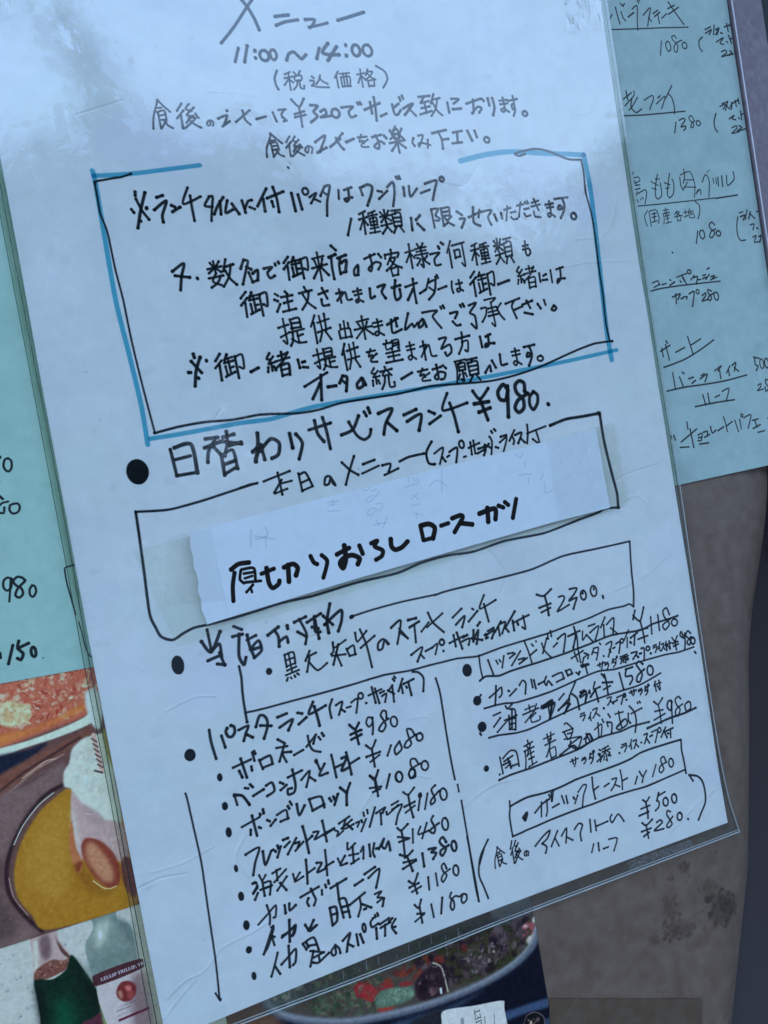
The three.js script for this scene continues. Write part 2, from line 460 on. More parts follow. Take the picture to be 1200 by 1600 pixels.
[11,2057,3370,2049,3300,2080,3281],
[11,2089,3356,2079,3322],
[11,2101,3348,2154,3353,2130,3319,2141,3283],
[11,2167,3329,2175,3301],
[11,2204,3335,2206,3311],
[9,2226,3351,2261,3358],
[9,2245,3367,2228,3299],
[9,2259,3335,2286,3339],
[9,2257,3313,2268,3301,2290,3304],
[9,2299,3367,2337,3373],
[9,2322,3382,2301,3312],
[9,2336,3348,2363,3351],
[9,2334,3326,2343,3312,2366,3316],
[9,2346,3383,2351,3375],
[9,2360,3388,2363,3377],
[9,2385,3378,2424,3386],
[9,2380,3359,2428,3367],
[9,2400,3394,2417,3339],
[9,2389,3333,2392,3309,2422,3304],
[10,2462,3364,2504,3369],
[10,2467,3348,2504,3351],
[10,2485,3380,2486,3316,2472,3303,2466,3315,2480,3321,2505,3303],
[11,2519,3390,2595,3395],
[11,2565,3388,2570,3347,2532,3337,2541,3357,2565,3336,2538,3293],
[11,2620,3314,2627,3308,2630,3300,2628,3291,2622,3285,2613,3283,2605,3286,2600,3294,2600,3303,2604,3310,2612,3315,2620,3314],
[9,1907,3217,1881,3163],
[9,1894,3182,1895,3091],
[9,1912,3195,1978,3207],
[9,1920,3171,1922,3135],
[9,1921,3170,1947,3174,1947,3142],
[9,1923,3138,1948,3141],
[9,1966,3197,1967,3096,1952,3108],
[9,2044,3198,2015,3186],
[9,2009,3164,2051,3171],
[9,2031,3188,2030,3095],
[9,2029,3161,2007,3119],
[9,2031,3157,2047,3137],
[9,2095,3198,2061,3188],
[9,2056,3176,2106,3181],
[9,2062,3163,2063,3133],
[9,2061,3163,2097,3169,2098,3135],
[9,2062,3147,2098,3152],
[9,2064,3133,2098,3136],
[9,2080,3190,2079,3100],
[9,2060,3120,2102,3122],
[9,2055,3097,2105,3105],
[9,2157,3212,2157,3154],
[9,2140,3202,2148,3188],
[9,2176,3209,2170,3190],
[9,2137,3177,2184,3183],
[9,2157,3177,2139,3151],
[9,2163,3173,2181,3155],
[9,2138,3131,2186,3141],
[9,2161,3148,2158,3121,2135,3090],
[9,2162,3125,2179,3097],
[9,2192,3207,2232,3213],
[9,2212,3208,2204,3190],
[9,2192,3186,2193,3122],
[9,2193,3188,2229,3194,2229,3125],
[9,2194,3167,2228,3171],
[9,2195,3146,2229,3149],
[9,2195,3122,2226,3127],
[9,2201,3119,2191,3089],
[9,2220,3120,2233,3092],
[9,2295,3167,2325,3171],
[9,2294,3150,2325,3155],
[9,2311,3190,2307,3132,2318,3119,2333,3132,2331,3148],
[11,593,3173,646,3203,627,3148,613,3091],
[11,601,3154,660,3142],
[11,692,3136,693,3133],
[9,756,3197,765,3183],
[9,795,3201,782,3183],
[9,742,3171,802,3179],
[9,771,3203,774,3151],
[9,770,3173,745,3153],
[9,775,3174,798,3155],
[9,775,3151,756,3116,790,3098],
[9,741,3131,804,3139],
[9,794,3138,775,3109,746,3091],
[10,825,3207,808,3158],
[10,816,3175,855,3184],
[10,844,3183,829,3133,798,3091],
[10,816,3159,833,3121,856,3095],
[11,904,3200,885,3163],
[11,904,3198,922,3192,904,3147,883,3094],
[11,911,3168,930,3156],
[11,917,3143,927,3100],
[11,934,3138,958,3150,951,3107],
[11,927,3100,953,3107],
[11,987,3155,1024,3159,1000,3136,1008,3111,1030,3120],
[11,1040,3173,1041,3165],
[11,1056,3180,1058,3173],
[10,1104,3199,1080,3173],
[10,1104,3174,1076,3146],
[10,1095,3154,1093,3097],
[10,1128,3195,1117,3175],
[10,1120,3179,1148,3181],
[10,1115,3162,1150,3168],
[10,1133,3180,1134,3116],
[10,1116,3148,1118,3113],
[10,1135,3142,1148,3143],
[10,1112,3109,1151,3122],
[10,1159,3184,1161,3098],
[10,1159,3182,1189,3189,1186,3136,1170,3141],
[10,1215,3182,1267,3191],
[10,1222,3172,1229,3150],
[10,1260,3178,1253,3156],
[10,1206,3139,1278,3153],
[10,1240,3209,1242,3082],
[10,1240,3143,1207,3095],
[10,1246,3144,1278,3104],
[12,1312,3234,1331,3213],
[12,1293,3183,1325,3194],
[12,1304,3186,1300,3139,1301,3084],
[12,1333,3176,1374,3188],
[12,1345,3176,1335,3143,1335,3103],
[12,1345,3154,1373,3163,1359,3112],
[12,1336,3107,1364,3113],
[10,888,3060,862,3034],
[10,890,3033,859,3003],
[10,878,3011,876,2951],
[10,912,3055,901,3032],
[10,902,3039,934,3042],
[10,897,3021,936,3027],
[10,917,3040,920,2972],
[10,901,3005,903,2968],
[10,920,2998,934,3000],
[10,896,2961,935,2977],
[10,945,3044,948,2950],
[10,945,3042,977,3049,974,2992,958,2999],
[10,1016,3040,1029,3030],
[10,1010,3014,1023,3007],
[10,1013,2961,1032,2993],
[10,1063,3046,1071,3035],
[10,1042,3023,1093,3028],
[10,1050,2996,1088,3003],
[10,1068,3025,1068,2961],
[10,1040,2958,1099,2966],
[10,1153,3059,1159,3043],
[10,1126,3033,1186,3042],
[10,1170,3035,1159,2997,1128,2959],
[10,1142,3025,1160,2988,1189,2961],
[10,1215,3021,1259,3033],
[10,1235,3047,1252,2999],
[10,1224,2996,1226,2969,1254,2969],
[10,1314,3035,1315,2974],
[10,1298,3017,1329,3021,1298,2985],
[10,1320,3004,1341,3020,1346,2985,1367,2985],
[11,1423,3137,1404,3120,1400,3094,1416,3097,1426,3133,1419,3093],
[11,1461,3164,1514,3182],
[11,1490,3180,1493,3132,1484,3106,1474,3118,1511,3145,1537,3136,1521,3111],
[11,1533,3181,1544,3165],
[9,1597,3197,1597,3181],
[9,1564,3177,1563,3157],
[9,1564,3174,1631,3182,1625,3162],
[9,1594,3170,1570,3130],
[9,1587,3156,1613,3159,1589,3123,1561,3102],
[9,1588,3147,1608,3125,1637,3111],
[9,1582,3110,1587,3075],
[9,1583,3108,1618,3114,1613,3078],
[9,1588,3076,1616,3080],
[9,1667,3178,1712,3187],
[9,1691,3216,1692,3104],
[9,1691,3176,1666,3133],
[9,1693,3171,1710,3151],
[9,1733,3215,1739,3201],
[9,1763,3216,1754,3200],
[9,1721,3191,1775,3199],
[9,1725,3178,1772,3183],
[9,1716,3162,1781,3169],
[9,1748,3199,1751,3107,1739,3117],
[9,1724,3149,1739,3141,1719,3116],
[9,1776,3156,1760,3141],
[9,1753,3152,1764,3130,1781,3117],
[11,1794,3162,1841,3167,1811,3138,1813,3108,1839,3110],
[11,1840,3196,1844,3186],
[11,1858,3213,1867,3205],
[9,1380,3019,1418,3023],
[9,1385,3002,1419,3007],
[9,1403,3032,1401,2977,1390,2968,1385,2976,1397,2982,1421,2969],
[11,1462,3026,1460,2982,1480,2988],
[11,1502,3030,1539,3038,1518,3007,1532,2976],
[11,1594,3053,1580,2998,1584,2963,1608,2976,1609,3010],
[11,1572,3021,1614,3029],
[11,1640,3019,1700,3033],
[11,1683,3053,1681,2996,1682,2940],
[11,1675,3005,1642,2958],
[11,1708,2983,1735,2996],
[9,1764,3047,1743,3000],
[10,1763,3031,1796,3037,1782,2981,1749,2951],
[9,1760,3006,1781,2989],
[10,1799,3054,1801,3042],
[10,1808,3062,1813,3049],
[11,1805,2994,1849,3005],
[10,1881,3025,1876,2997,1880,2971],
[10,1901,3011,1933,3015],
[10,1918,3030,1919,2982,1904,2974,1902,2986,1915,2989,1933,2977],
[10,2008,3063,1982,3036],
[10,2011,3034,1976,3004],
[10,1996,3013,1997,2946],
[10,2035,3057,2024,3037],
[10,2027,3039,2060,3045],
[10,2022,3021,2063,3028],
[10,2042,3043,2044,2969],
[10,2022,3005,2026,2965],
[10,2044,2998,2061,3001],
[10,2018,2958,2062,2975],
[10,2075,3046,2076,2946],
[10,2074,3044,2109,3054,2105,2990,2088,2998],
[12,2127,2992,2188,3006],
[9,2255,3067,2239,3046,2257,3038],
[9,2270,3052,2242,3022,2275,3027],
[9,2257,3022,2256,2991],
[9,2242,3005,2236,2985],
[9,2266,3006,2273,2988],
[9,2291,3053,2336,3058],
[9,2310,3067,2311,3036],
[9,2281,3030,2344,3040],
[9,2337,3063,2310,3023,2272,2994],
[9,2297,3009,2298,2959],
[9,2296,3006,2334,3011,2333,2962],
[9,2298,2985,2332,2988],
[9,2297,2961,2334,2966],
[10,2363,3027,2363,2985],
[10,2384,3013,2401,3020],
[10,2377,2992,2403,2993],
[10,2430,3038,2430,2977],
[10,2463,3039,2505,3048],
[10,2487,3045,2482,2993,2459,2971,2466,2990,2505,2991],
[9,1005,2889,1051,2899],
[9,1031,2927,1034,2819,1019,2829],
[9,1009,2847,1051,2865],
[9,1063,2921,1067,2877],
[9,1062,2919,1103,2925,1107,2883],
[9,1066,2903,1104,2904],
[9,1063,2881,1105,2883],
[9,1054,2864,1119,2873],
[9,1085,2868,1088,2818],
[9,1087,2844,1110,2850],
[9,1065,2859,1061,2825,1048,2805],
[9,1058,2833,1086,2814,1120,2814],
[9,1178,2928,1154,2881],
[9,1169,2897,1170,2804],
[9,1186,2894,1242,2907],
[9,1198,2924,1203,2858],
[9,1223,2931,1222,2859],
[9,1181,2851,1243,2866],
[9,1200,2847,1184,2810],
[10,1218,2850,1238,2814],
[9,1310,2890,1308,2813],
[9,1290,2875,1290,2853],
[9,1289,2854,1328,2856],
[9,1328,2880,1329,2855],
[9,1280,2846,1282,2812],
[9,1282,2813,1338,2817],
[9,1335,2850,1336,2814],
[9,1370,2880,1429,2888],
[9,1377,2871,1386,2853],
[9,1421,2876,1412,2857],
[9,1356,2845,1441,2854],
[9,1399,2903,1400,2799],
[9,1398,2844,1359,2806],
[9,1404,2848,1441,2816],
[9,1448,2866,1493,2872],
[9,1451,2848,1493,2854],
[9,1472,2882,1472,2820,1457,2808,1450,2818,1465,2826,1494,2807],
[11,1518,2853,1574,2878],
[11,1541,2873,1538,2814,1585,2824],
[11,1562,2879,1564,2841],
[11,1630,2895,1602,2822,1641,2845,1649,2829,1670,2846],
[11,1698,2862,1678,2845,1674,2823,1697,2835,1704,2858,1712,2825],
[11,1703,2892,1779,2895,1753,2868,1788,2811],
[11,1800,2911,1803,2902],
[11,1814,2915,1818,2904],
[11,1846,2875,1885,2879,1867,2850],
[11,1852,2836,1869,2815,1889,2816],
[11,1904,2910,1908,2900],
[11,1919,2914,1924,2902],
[11,1950,2904,1990,2912,1950,2869,1973,2851,1972,2791,1949,2814],
[9,1140,2749,1181,2755],
[9,1162,2776,1164,2691,1152,2701],
[9,1142,2714,1181,2729],
[9,1190,2774,1192,2739],
[9,1192,2772,1229,2775,1228,2742],
[9,1193,2758,1228,2760],
[9,1194,2739,1229,2743],
[9,1183,2728,1240,2733],
[9,1211,2731,1213,2690],
[9,1212,2711,1235,2715],
[9,1193,2722,1190,2697,1178,2681],
[9,1187,2702,1213,2689,1243,2686],
[9,1295,2786,1276,2739],
[9,1286,2755,1288,2667],
[9,1302,2753,1355,2765],
[9,1316,2782,1318,2716],
[9,1338,2787,1338,2717],
[9,1299,2713,1356,2723],
[9,1314,2706,1301,2671],
[9,1335,2711,1352,2675],
[9,1396,2737,1436,2741],
[9,1415,2749,1401,2716,1419,2722,1420,2708],
[9,1441,2725,1413,2706,1410,2692,1438,2688],
[9,1499,2781,1500,2770],
[9,1483,2765,1519,2769],
[9,1492,2766,1494,2739,1518,2743],
[9,1529,2777,1526,2751,1520,2735],
[9,1527,2776,1558,2778,1556,2738,1551,2742],
[9,1528,2764,1555,2766],
[9,1529,2752,1557,2756],
[9,1489,2721,1557,2728],
[9,1496,2704,1553,2708],
[9,1523,2724,1522,2683],
[9,1482,2678,1565,2684],
[9,1593,2742,1634,2747],
[9,1595,2724,1634,2728],
[9,1613,2760,1615,2692,1603,2678,1595,2690,1610,2698,1633,2679],
[9,1681,2757,1681,2670],
[9,1662,2733,1694,2739,1662,2686],
[9,1683,2714,1708,2738,1714,2687,1739,2683],
[11,1766,2760,1803,2762,1769,2713,1815,2728,1820,2694,1793,2676,1787,2692],
[10,1887,2779,1888,2764],
[10,1850,2750,1926,2760],
[10,1885,2753,1881,2718,1857,2679],
[10,1882,2732,1913,2737,1906,2687,1893,2692],
[11,1982,2749,1985,2698],
[11,2012,2746,2039,2755],
[11,2026,2752,2022,2705,2002,2696,2009,2711,2053,2710],
[9,1416,2660,1400,2639,1419,2634],
[9,1433,2646,1405,2619,1438,2622],
[9,1418,2619,1418,2588],
[9,1401,2604,1399,2581],
[9,1428,2603,1433,2586],
[9,1469,2660,1472,2646],
[9,1445,2640,1502,2647],
[9,1468,2643,1453,2621,1492,2624],
[9,1483,2635,1497,2618],
[9,1462,2613,1457,2588,1440,2560],
[9,1481,2614,1480,2568,1504,2566,1505,2585],
[11,1543,2595,1600,2618],
[9,1630,2619,1680,2624],
[9,1656,2630,1638,2599,1659,2603,1662,2591],
[9,1688,2606,1652,2588,1648,2573,1686,2572],
[10,1708,2621,1752,2628],
[10,1729,2640,1731,2577,1716,2574,1713,2587,1743,2605,1769,2595,1759,2571,1743,2569],
[10,1763,2634,1776,2619],
[10,1826,2644,1882,2649],
[10,1829,2644,1832,2597,1822,2541],
[10,1857,2642,1850,2632],
[10,1842,2630,1844,2599],
[10,1842,2630,1877,2633,1875,2601],
[10,1843,2615,1876,2616],
[10,1844,2598,1874,2602],
[10,1860,2598,1861,2549,1849,2556],
[10,1844,2581,1834,2560],
[10,1872,2584,1879,2567],
[10,1889,2645,1946,2650],
[10,1918,2645,1913,2632],
[10,1894,2630,1897,2571],
[10,1895,2629,1944,2633,1942,2573],
[10,1896,2612,1940,2614],
[10,1897,2590,1940,2595],
[10,1898,2570,1942,2574],
[10,1910,2566,1892,2541],
[10,1930,2568,1947,2543],
[11,1980,2573,2009,2605,2011,2577],
[12,2025,2626,2040,2591],
[9,2037,2922,2098,2928,2070,2906],
[9,2069,2908,2076,2795,2060,2806],
[9,2051,2879,2094,2885],
[9,2050,2861,2094,2866],
[9,2047,2843,2098,2849],
[9,2013,2883,2040,2885,2034,2851,2009,2818],
[9,2124,2899,2101,2877],
[9,2096,2883,2111,2844,2129,2819],
[11,2149,2894,2229,2914],
[11,2195,2901,2181,2875,2198,2818],
[11,2197,2861,2239,2873],
[11,2241,2881,2298,2896],
[11,2267,2899,2282,2861],
[11,2247,2841,2290,2829],
[11,2327,2877,2340,2854],
[11,2366,2894,2371,2869],
[11,2418,2861,2401,2843,2416,2836,2430,2848,2418,2861],
[11,2073,2652,2073,2601,2104,2602],
[9,2138,2657,2182,2660],
[9,2141,2638,2183,2642],
[9,2160,2671,2162,2603,2150,2590,2141,2602,2155,2610,2184,2591],
[11,2211,2673,2271,2679],
[11,2242,2670,2249,2633,2220,2624,2228,2643,2248,2625,2224,2580],
[11,2299,2620,2306,2615,2309,2609,2307,2602,2301,2597,2292,2595,2283,2598,2278,2604,2277,2611,2282,2617,2290,2620,2299,2620],
[12,617,2815,619,2800],
[12,603,2785,638,2732],
[12,643,2798,616,2742,601,2678],
[12,584,2739,592,2738],
[12,667,2783,667,2779],
[12,619,2712,622,2709],
[10,728,2803,705,2775],
[10,731,2774,699,2744],
[10,719,2754,718,2689],
[10,757,2797,744,2774],
[10,747,2778,778,2784],
[10,741,2762,781,2768],
[10,759,2781,763,2713],
[10,744,2746,747,2709],
[10,764,2739,778,2742],
[10,739,2702,781,2718],
[10,791,2785,793,2690],
[10,792,2783,823,2790,822,2731,804,2738],
[12,850,2711,885,2724],
[10,944,2782,928,2759,945,2754],
[10,958,2766,932,2736,962,2741],
[10,945,2739,945,2705],
[10,929,2721,925,2701],
[10,955,2721,961,2705],
[10,980,2765,1022,2774],
[10,997,2782,997,2752],
[10,968,2743,1031,2754],
[10,1026,2777,998,2739,961,2711],
[10,985,2724,986,2675],
[11,985,2722,1022,2727,1020,2678],
[10,985,2702,1019,2706],
[10,986,2678,1020,2681],
[12,1067,2739,1070,2703],
[12,1086,2726,1097,2728],
[12,1086,2704,1107,2700],
[12,1077,2617,1191,2667],
[12,1160,2659,1152,2605,1144,2548],
[12,1149,2621,1104,2557],
[13,1184,2602,1222,2603],
[13,1261,2643,1241,2613],
[13,1261,2642,1280,2634,1266,2573],
[13,1251,2626,1269,2609],
[13,1349,2622,1323,2599,1325,2578,1351,2588,1353,2621,1363,2590],
[-1,320,2403,335,2391,345,2374,349,2354,346,2333,336,2316,322,2304,305,2299,287,2303,273,2314,263,2331,259,2352,262,2372,271,2390,285,2402,303,2406],
[13,451,2426,458,2311],
[14,469,2430,540,2433,545,2310],
[13,460,2379,528,2386],
[13,458,2311,546,2312],
[14,604,2448,656,2447],
[14,594,2411,666,2428],
[14,649,2448,608,2395,596,2348],
[14,629,2413,656,2373],
[14,697,2466,692,2417,672,2364],
[14,679,2444,726,2451],
[14,697,2406,751,2412],
[14,669,2428,753,2405],
[14,658,2366,657,2282],
[14,662,2369,710,2383,717,2301],
[14,662,2327,712,2337],
[14,658,2285,714,2308],
[14,829,2440,824,2398,801,2319],
[14,795,2363,835,2388,802,2330],
[14,835,2388,841,2322],
[14,827,2362,882,2407,917,2384,905,2335,874,2322],
[14,971,2419,974,2354],
[14,999,2412,1021,2368,994,2300],
[13,1061,2422,1166,2439],
[13,1094,2460,1098,2401,1121,2361],
[13,1133,2469,1141,2409,1145,2324],
[13,1303,2453,1265,2395,1208,2378],
[14,1252,2431,1279,2367,1310,2342,1340,2355,1351,2383],
[14,1333,2468,1341,2448],
[14,1355,2483,1360,2460],
[14,1401,2451,1471,2464,1427,2399,1410,2352],
[14,1436,2405,1476,2360],
[14,1524,2427,1589,2445],
[14,1535,2395,1609,2419,1587,2346],
[14,1652,2428,1678,2413],
[14,1645,2368,1708,2398],
[14,1760,2499,1725,2422,1856,2441],
[14,1765,2452,1778,2388,1785,2311],
[16,1896,2493,1927,2450,1980,2496],
[16,1927,2450,1939,2398,1951,2345],
[16,1893,2431,1971,2432],
[16,1911,2388,1974,2401],
[17,2085,2473,2064,2504,2029,2472,2034,2436,2063,2428,2080,2462],
[17,2086,2493,2075,2419,2064,2345],
[17,2176,2458,2179,2497,2154,2511,2128,2492,2131,2455,2160,2420,2156,2376,2126,2358,2108,2383,2133,2419,2191,2444],
[17,2224,2448,2199,2427,2192,2388,2208,2361,2236,2390,2243,2429,2224,2448],
[17,2294,2378,2297,2375],
[13,2287,2270,2384,2289,2469,2289,2575,2291],
[9,712,2216,763,2224,788,2223],
[9,819,2227,942,2254],
[9,887,2255,891,2157],
[9,899,2221,857,2170],
[9,889,2205,943,2210],
[9,860,2166,917,2178],
[9,979,2237,983,2156],
[9,986,2232,1012,2235,1034,2170],
[9,990,2195,1025,2204],
[9,983,2158,1034,2170],
[10,1135,2168,1119,2201,1099,2199,1090,2168,1109,2168,1124,2195,1128,2169,1138,2158],
[10,1187,2254,1220,2213,1254,2187],
[10,1249,2274,1210,2200,1188,2152],
[10,1286,2231,1343,2242],
[10,1274,2189,1359,2212],
[10,1377,2211,1417,2212,1402,2176],
[10,1380,2165,1452,2185],
[10,1464,2216,1517,2230,1591,2234],
[10,1639,2284,1604,2236,1607,2186,1637,2176],
[9,1642,2284,1605,2240,1607,2186,1634,2174],
[9,1644,2226,1693,2246,1663,2173],
[10,1681,2201,1694,2180],
[10,1706,2200,1717,2205],
[10,1722,2222,1765,2235,1748,2168],
[10,1795,2265,1801,2259,1803,2249,1802,2239,1797,2232,1790,2230,1783,2234,1779,2242,1778,2252,1782,2261,1788,2266,1795,2265],
[10,1792,2186,1803,2188],
[10,1825,2226,1884,2241],
[10,1838,2251,1836,2193],
[10,1855,2257,1855,2194],
[10,1875,2214,1906,2218],
[10,1866,2192,1912,2205,1899,2179],
[10,1934,2229,1903,2202],
[10,1944,2263,1953,2238,1939,2176],
[10,1912,2228,1943,2208],
[10,1958,2289,1962,2280],
[10,1975,2296,1981,2288],
[10,1969,2208,1982,2202],
[10,2004,2254,2036,2258],
[10,1995,2228,2036,2246,2007,2181],
[10,2084,2275,2048,2228],
[10,2066,2249,2074,2224,2067,2209],
[10,2084,2251,2121,2257,2094,2209],
[10,2111,2231,2130,2208],
[10,2159,2292,2155,2248,2142,2201],
[10,2151,2249,2260,2270],
[10,2202,2258,2210,2192,2177,2217],
[10,790,2225,697,2212,583,2194,471,2180,390,2175,267,2189],
[11,267,2189,263,2080,255,1918,247,1755,260,1697,276,1652,319,1628,365,1645,414,1659,487,1660,656,1670,803,1684,950,1685,1166,1702,1356,1705,1491,1730,1625,1737,1760,1730,1938,1749,2154,1747,2345,1774,2482,1793,2523,1805,2604,1798,2608,1797],
[13,2583,2291,2583,2145,2598,1976,2610,1874,2604,1798],
[13,2576,2295,2582,2285],
[-1,330,1556,339,1548,345,1534,347,1519,345,1503,340,1489,332,1480,322,1477,312,1480,303,1488,297,1501,295,1517,297,1533,302,1546,311,1555,320,1559],
[12,466,1638,468,1555],
[12,434,1594,466,1541,518,1619],
[12,466,1541,506,1567,505,1507],
[12,446,1507,507,1519],
[12,483,1484,513,1473],
[12,500,1530,512,1471],
[12,579,1628,610,1607],
[12,567,1585,609,1586],
[12,596,1589,579,1497,593,1454,607,1483],
[12,629,1578,631,1531,643,1474],
[12,625,1557,666,1568],
[12,632,1513,673,1543,679,1498,642,1473],
[12,646,1511,677,1513],
[12,718,1557,769,1582],
[12,750,1572,762,1540,758,1497],
[12,762,1518,797,1532,800,1506],
[12,809,1579,809,1566],
[12,843,1587,898,1600],
[12,867,1596,888,1526,876,1481],
[12,850,1542,885,1512],
[12,900,1574,968,1599],
[12,937,1592,929,1527,950,1519],
[12,937,1573,941,1491],
[12,918,1548,945,1535],
[12,1017,1633,991,1561,989,1506],
[12,977,1586,1014,1538],
[13,977,1546,1062,1594,1057,1546,1034,1503],
[13,1104,1552,1109,1554],
[-1,700,1414,704,1410,708,1405,709,1399,708,1393,705,1388,700,1385,695,1383,690,1384,685,1388,682,1393,681,1399,682,1405,685,1410,689,1413,694,1415],
[8,774,1454,775,1399],
[8,775,1454,815,1457,815,1405],
[8,776,1429,814,1433],
[8,775,1402,814,1407],
[8,793,1455,795,1369],
[8,774,1383,817,1391],
[8,766,1364,826,1374],
[8,765,1340,771,1350],
[8,784,1350,788,1344],
[8,802,1355,805,1347],
[8,816,1360,822,1353],
[9,888,1445,863,1407],
[9,876,1422,915,1431],
[9,882,1413,861,1356],
[9,876,1400,909,1352,957,1373],
[9,571,1452,572,1398,566,1343,563,1286,562,1205],
[9,562,1205,564,1203],
[9,1000,1459,996,1419,983,1408],
[9,999,1456,1002,1433,1060,1456],
[9,1023,1443,985,1359],
[9,1006,1410,1021,1346],
[9,985,1400,1048,1392],
[9,1057,1416,1066,1380],
[9,1060,1412,1092,1423,1093,1381],
[9,1066,1380,1096,1381],
[9,1110,1478,1114,1436,1164,1474],
[9,1135,1488,1153,1412,1161,1305],
[9,1124,1404,1198,1443],
[9,1255,1392,1237,1419,1210,1406,1205,1377,1225,1377,1243,1414,1259,1391],
[9,1284,1461,1336,1484,1302,1385],
[9,1319,1434,1356,1395],
[9,1372,1480,1412,1478],
[9,1373,1441,1425,1460],
[9,1398,1447,1393,1372],
[9,1105,1554,1203,1563,1364,1569,1527,1567],
[9,1527,1565,1595,1572,1835,1576,2050,1583,2240,1614,2429,1613,2640,1613],
[10,2640,1613,2631,1540,2622,1451,2615,1351,2601,1276],
[9,2601,1276,2577,1295,2544,1291,2447,1293,2328,1275,2174,1261,2080,1252,1844,1243,1773,1237,1685,1230,1585,1244,1501,1245,1435,1246,1337,1245,1211,1255,1053,1249,901,1246,723,1245,637,1244,561,1247],
[9,1284,1464,1336,1485,1301,1381],
[9,1322,1449,1355,1397],
[9,1371,1476,1413,1481],
[9,1373,1445,1424,1461],
[9,1399,1451,1392,1368],
[9,1428,1411,1472,1446],
[9,1476,1491,1492,1441,1539,1383],
[9,1460,1425,1547,1472],
[10,1596,1441,1648,1473],
[10,1606,1404,1658,1435,1636,1385],
[10,1702,1461,1708,1456],
[10,1674,1404,1728,1444],
[10,1776,1512,1743,1452,1833,1476],
[10,1768,1470,1778,1381],
[9,1358,1315,1419,1338,1384,1278],
[9,1405,1307,1419,1285],
[9,1432,1316,1466,1324],
[9,1471,1326,1497,1336,1478,1290],
[9,1524,1351,1530,1346,1532,1339,1531,1331,1526,1326,1519,1324,1513,1327,1509,1333,1508,1341,1512,1348,1518,1352,1524,1351],
[9,1521,1297,1521,1294],
[10,1558,1325,1637,1342],
[10,1585,1358,1587,1303],
[10,1603,1366,1618,1284],
[10,1632,1336,1654,1342],
[10,1624,1318,1664,1324,1654,1295],
[10,1683,1312,1716,1352,1696,1289],
[10,1676,1321,1728,1301],
[10,1716,1375,1731,1388],
[10,1691,1357,1681,1304],
[10,1745,1321,1752,1324],
[10,1749,1305,1759,1306],
[10,1765,1337,1797,1345],
[10,1753,1319,1799,1333,1780,1298],
[10,1841,1367,1802,1324],
[10,1824,1347,1824,1302],
[10,1838,1356,1865,1358,1838,1308],
[10,1857,1336,1874,1308],
[10,1924,1399,1860,1331],
[10,1905,1357,1905,1309],
[10,1903,1345,1996,1365],
[10,1965,1367,1967,1303,1951,1314],
[10,1929,1339,1931,1331],
[10,2058,1455,2096,1440,2143,1465],
[10,2101,1439,2106,1393,2106,1340],
[10,2061,1387,2127,1395],
[10,2068,1362,2121,1374],
[9,2177,1417,2201,1418,2208,1404,2186,1376,2158,1347,2229,1367],
[9,2245,1443,2287,1439,2262,1409,2232,1386,2278,1393,2264,1367,2250,1341],
[10,2324,1419,2331,1411,2334,1398,2332,1385,2326,1376,2317,1373,2308,1378,2303,1389,2302,1402,2307,1414,2315,1420,2324,1419],
[10,2387,1429,2395,1420,2398,1406,2396,1391,2389,1381,2379,1378,2370,1383,2364,1395,2363,1410,2368,1423,2377,1431,2387,1429],
[10,2315,1410,2316,1406],
[10,2383,1416,2384,1412],
[10,2429,1369,2430,1359],
[-1,1633,1205,1641,1199,1646,1189,1648,1177,1647,1165,1642,1155,1634,1148,1624,1146,1615,1148,1607,1154,1601,1164,1599,1176,1601,1188,1606,1198,1614,1205,1623,1208],
[8,1697,1232,1694,1172,1697,1122],
[8,1740,1198,1755,1126],
[8,1782,1186,1789,1168],
[8,1799,1187,1805,1175],
[8,1827,1199,1808,1145],
[8,1850,1204,1879,1202],
[8,1856,1181,1888,1195],
[8,1919,1201,1861,1143],
[8,1903,1162,1936,1162,1915,1145],
[8,1902,1141,1950,1159],
[8,1950,1239,1962,1188,1970,1132],
[8,1967,1168,2007,1186],
[8,1986,1220,1993,1209],
[8,2012,1230,2013,1226],
[8,2042,1212,2050,1173,2079,1133],
[8,2073,1230,2039,1162],
[8,2082,1247,2081,1225],
[8,2100,1261,2101,1234],
[8,2103,1179,2127,1193],
[9,2134,1213,2180,1227,2155,1142],
[9,2196,1212,2241,1218],
[9,2235,1250,2236,1206,2212,1145],
[9,1680,1111,1717,1124,1784,1110,1856,1118,2019,1124,2150,1131,2303,1145,2441,1160,2617,1147,2700,1162,2804,1166,2862,1170],
[8,2193,1213,2264,1224],
[8,2234,1252,2243,1205,2239,1145],
[8,2238,1200,2212,1151],
[8,2280,1217,2272,1174,2296,1193],
[8,2300,1195,2328,1155],
[8,2318,1236,2357,1239],
[8,2322,1202,2376,1223,2345,1157],
[8,2421,1259,2388,1214],
[8,2407,1222,2400,1163],
[8,2425,1221,2472,1244,2454,1168],
[8,2445,1198,2481,1159],
[9,2605,1255,2586,1213],
[9,2589,1231,2626,1195,2660,1259],
[9,2626,1195,2633,1134,2634,1077],
[9,2607,1149,2665,1148],
[9,2598,1104,2658,1109],
[9,2694,1201,2685,1113],
[9,2739,1201,2735,1120],
[9,2811,1188,2800,1225,2775,1215,2777,1183,2802,1139,2771,1115,2761,1142,2811,1163],
[9,2842,1157,2850,1151,2853,1141,2851,1130,2844,1123,2833,1121,2824,1125,2818,1133,2817,1144,2822,1153,2831,1158,2842,1157],
[8,2192,1099,2265,1121],
[8,2214,1124,2226,1075],
[8,2237,1139,2241,1066],
[8,2270,1107,2283,1101],
[8,2262,1085,2292,1096,2285,1076],
[8,2328,1118,2312,1091],
[8,2328,1118,2355,1115,2334,1058],
[8,2318,1102,2344,1090],
[8,2366,1137,2371,1129],
[8,2377,1068,2379,1065],
[8,2403,1122,2439,1126,2405,1057],
[8,2418,1091,2423,1077],
[8,2440,1092,2451,1095],
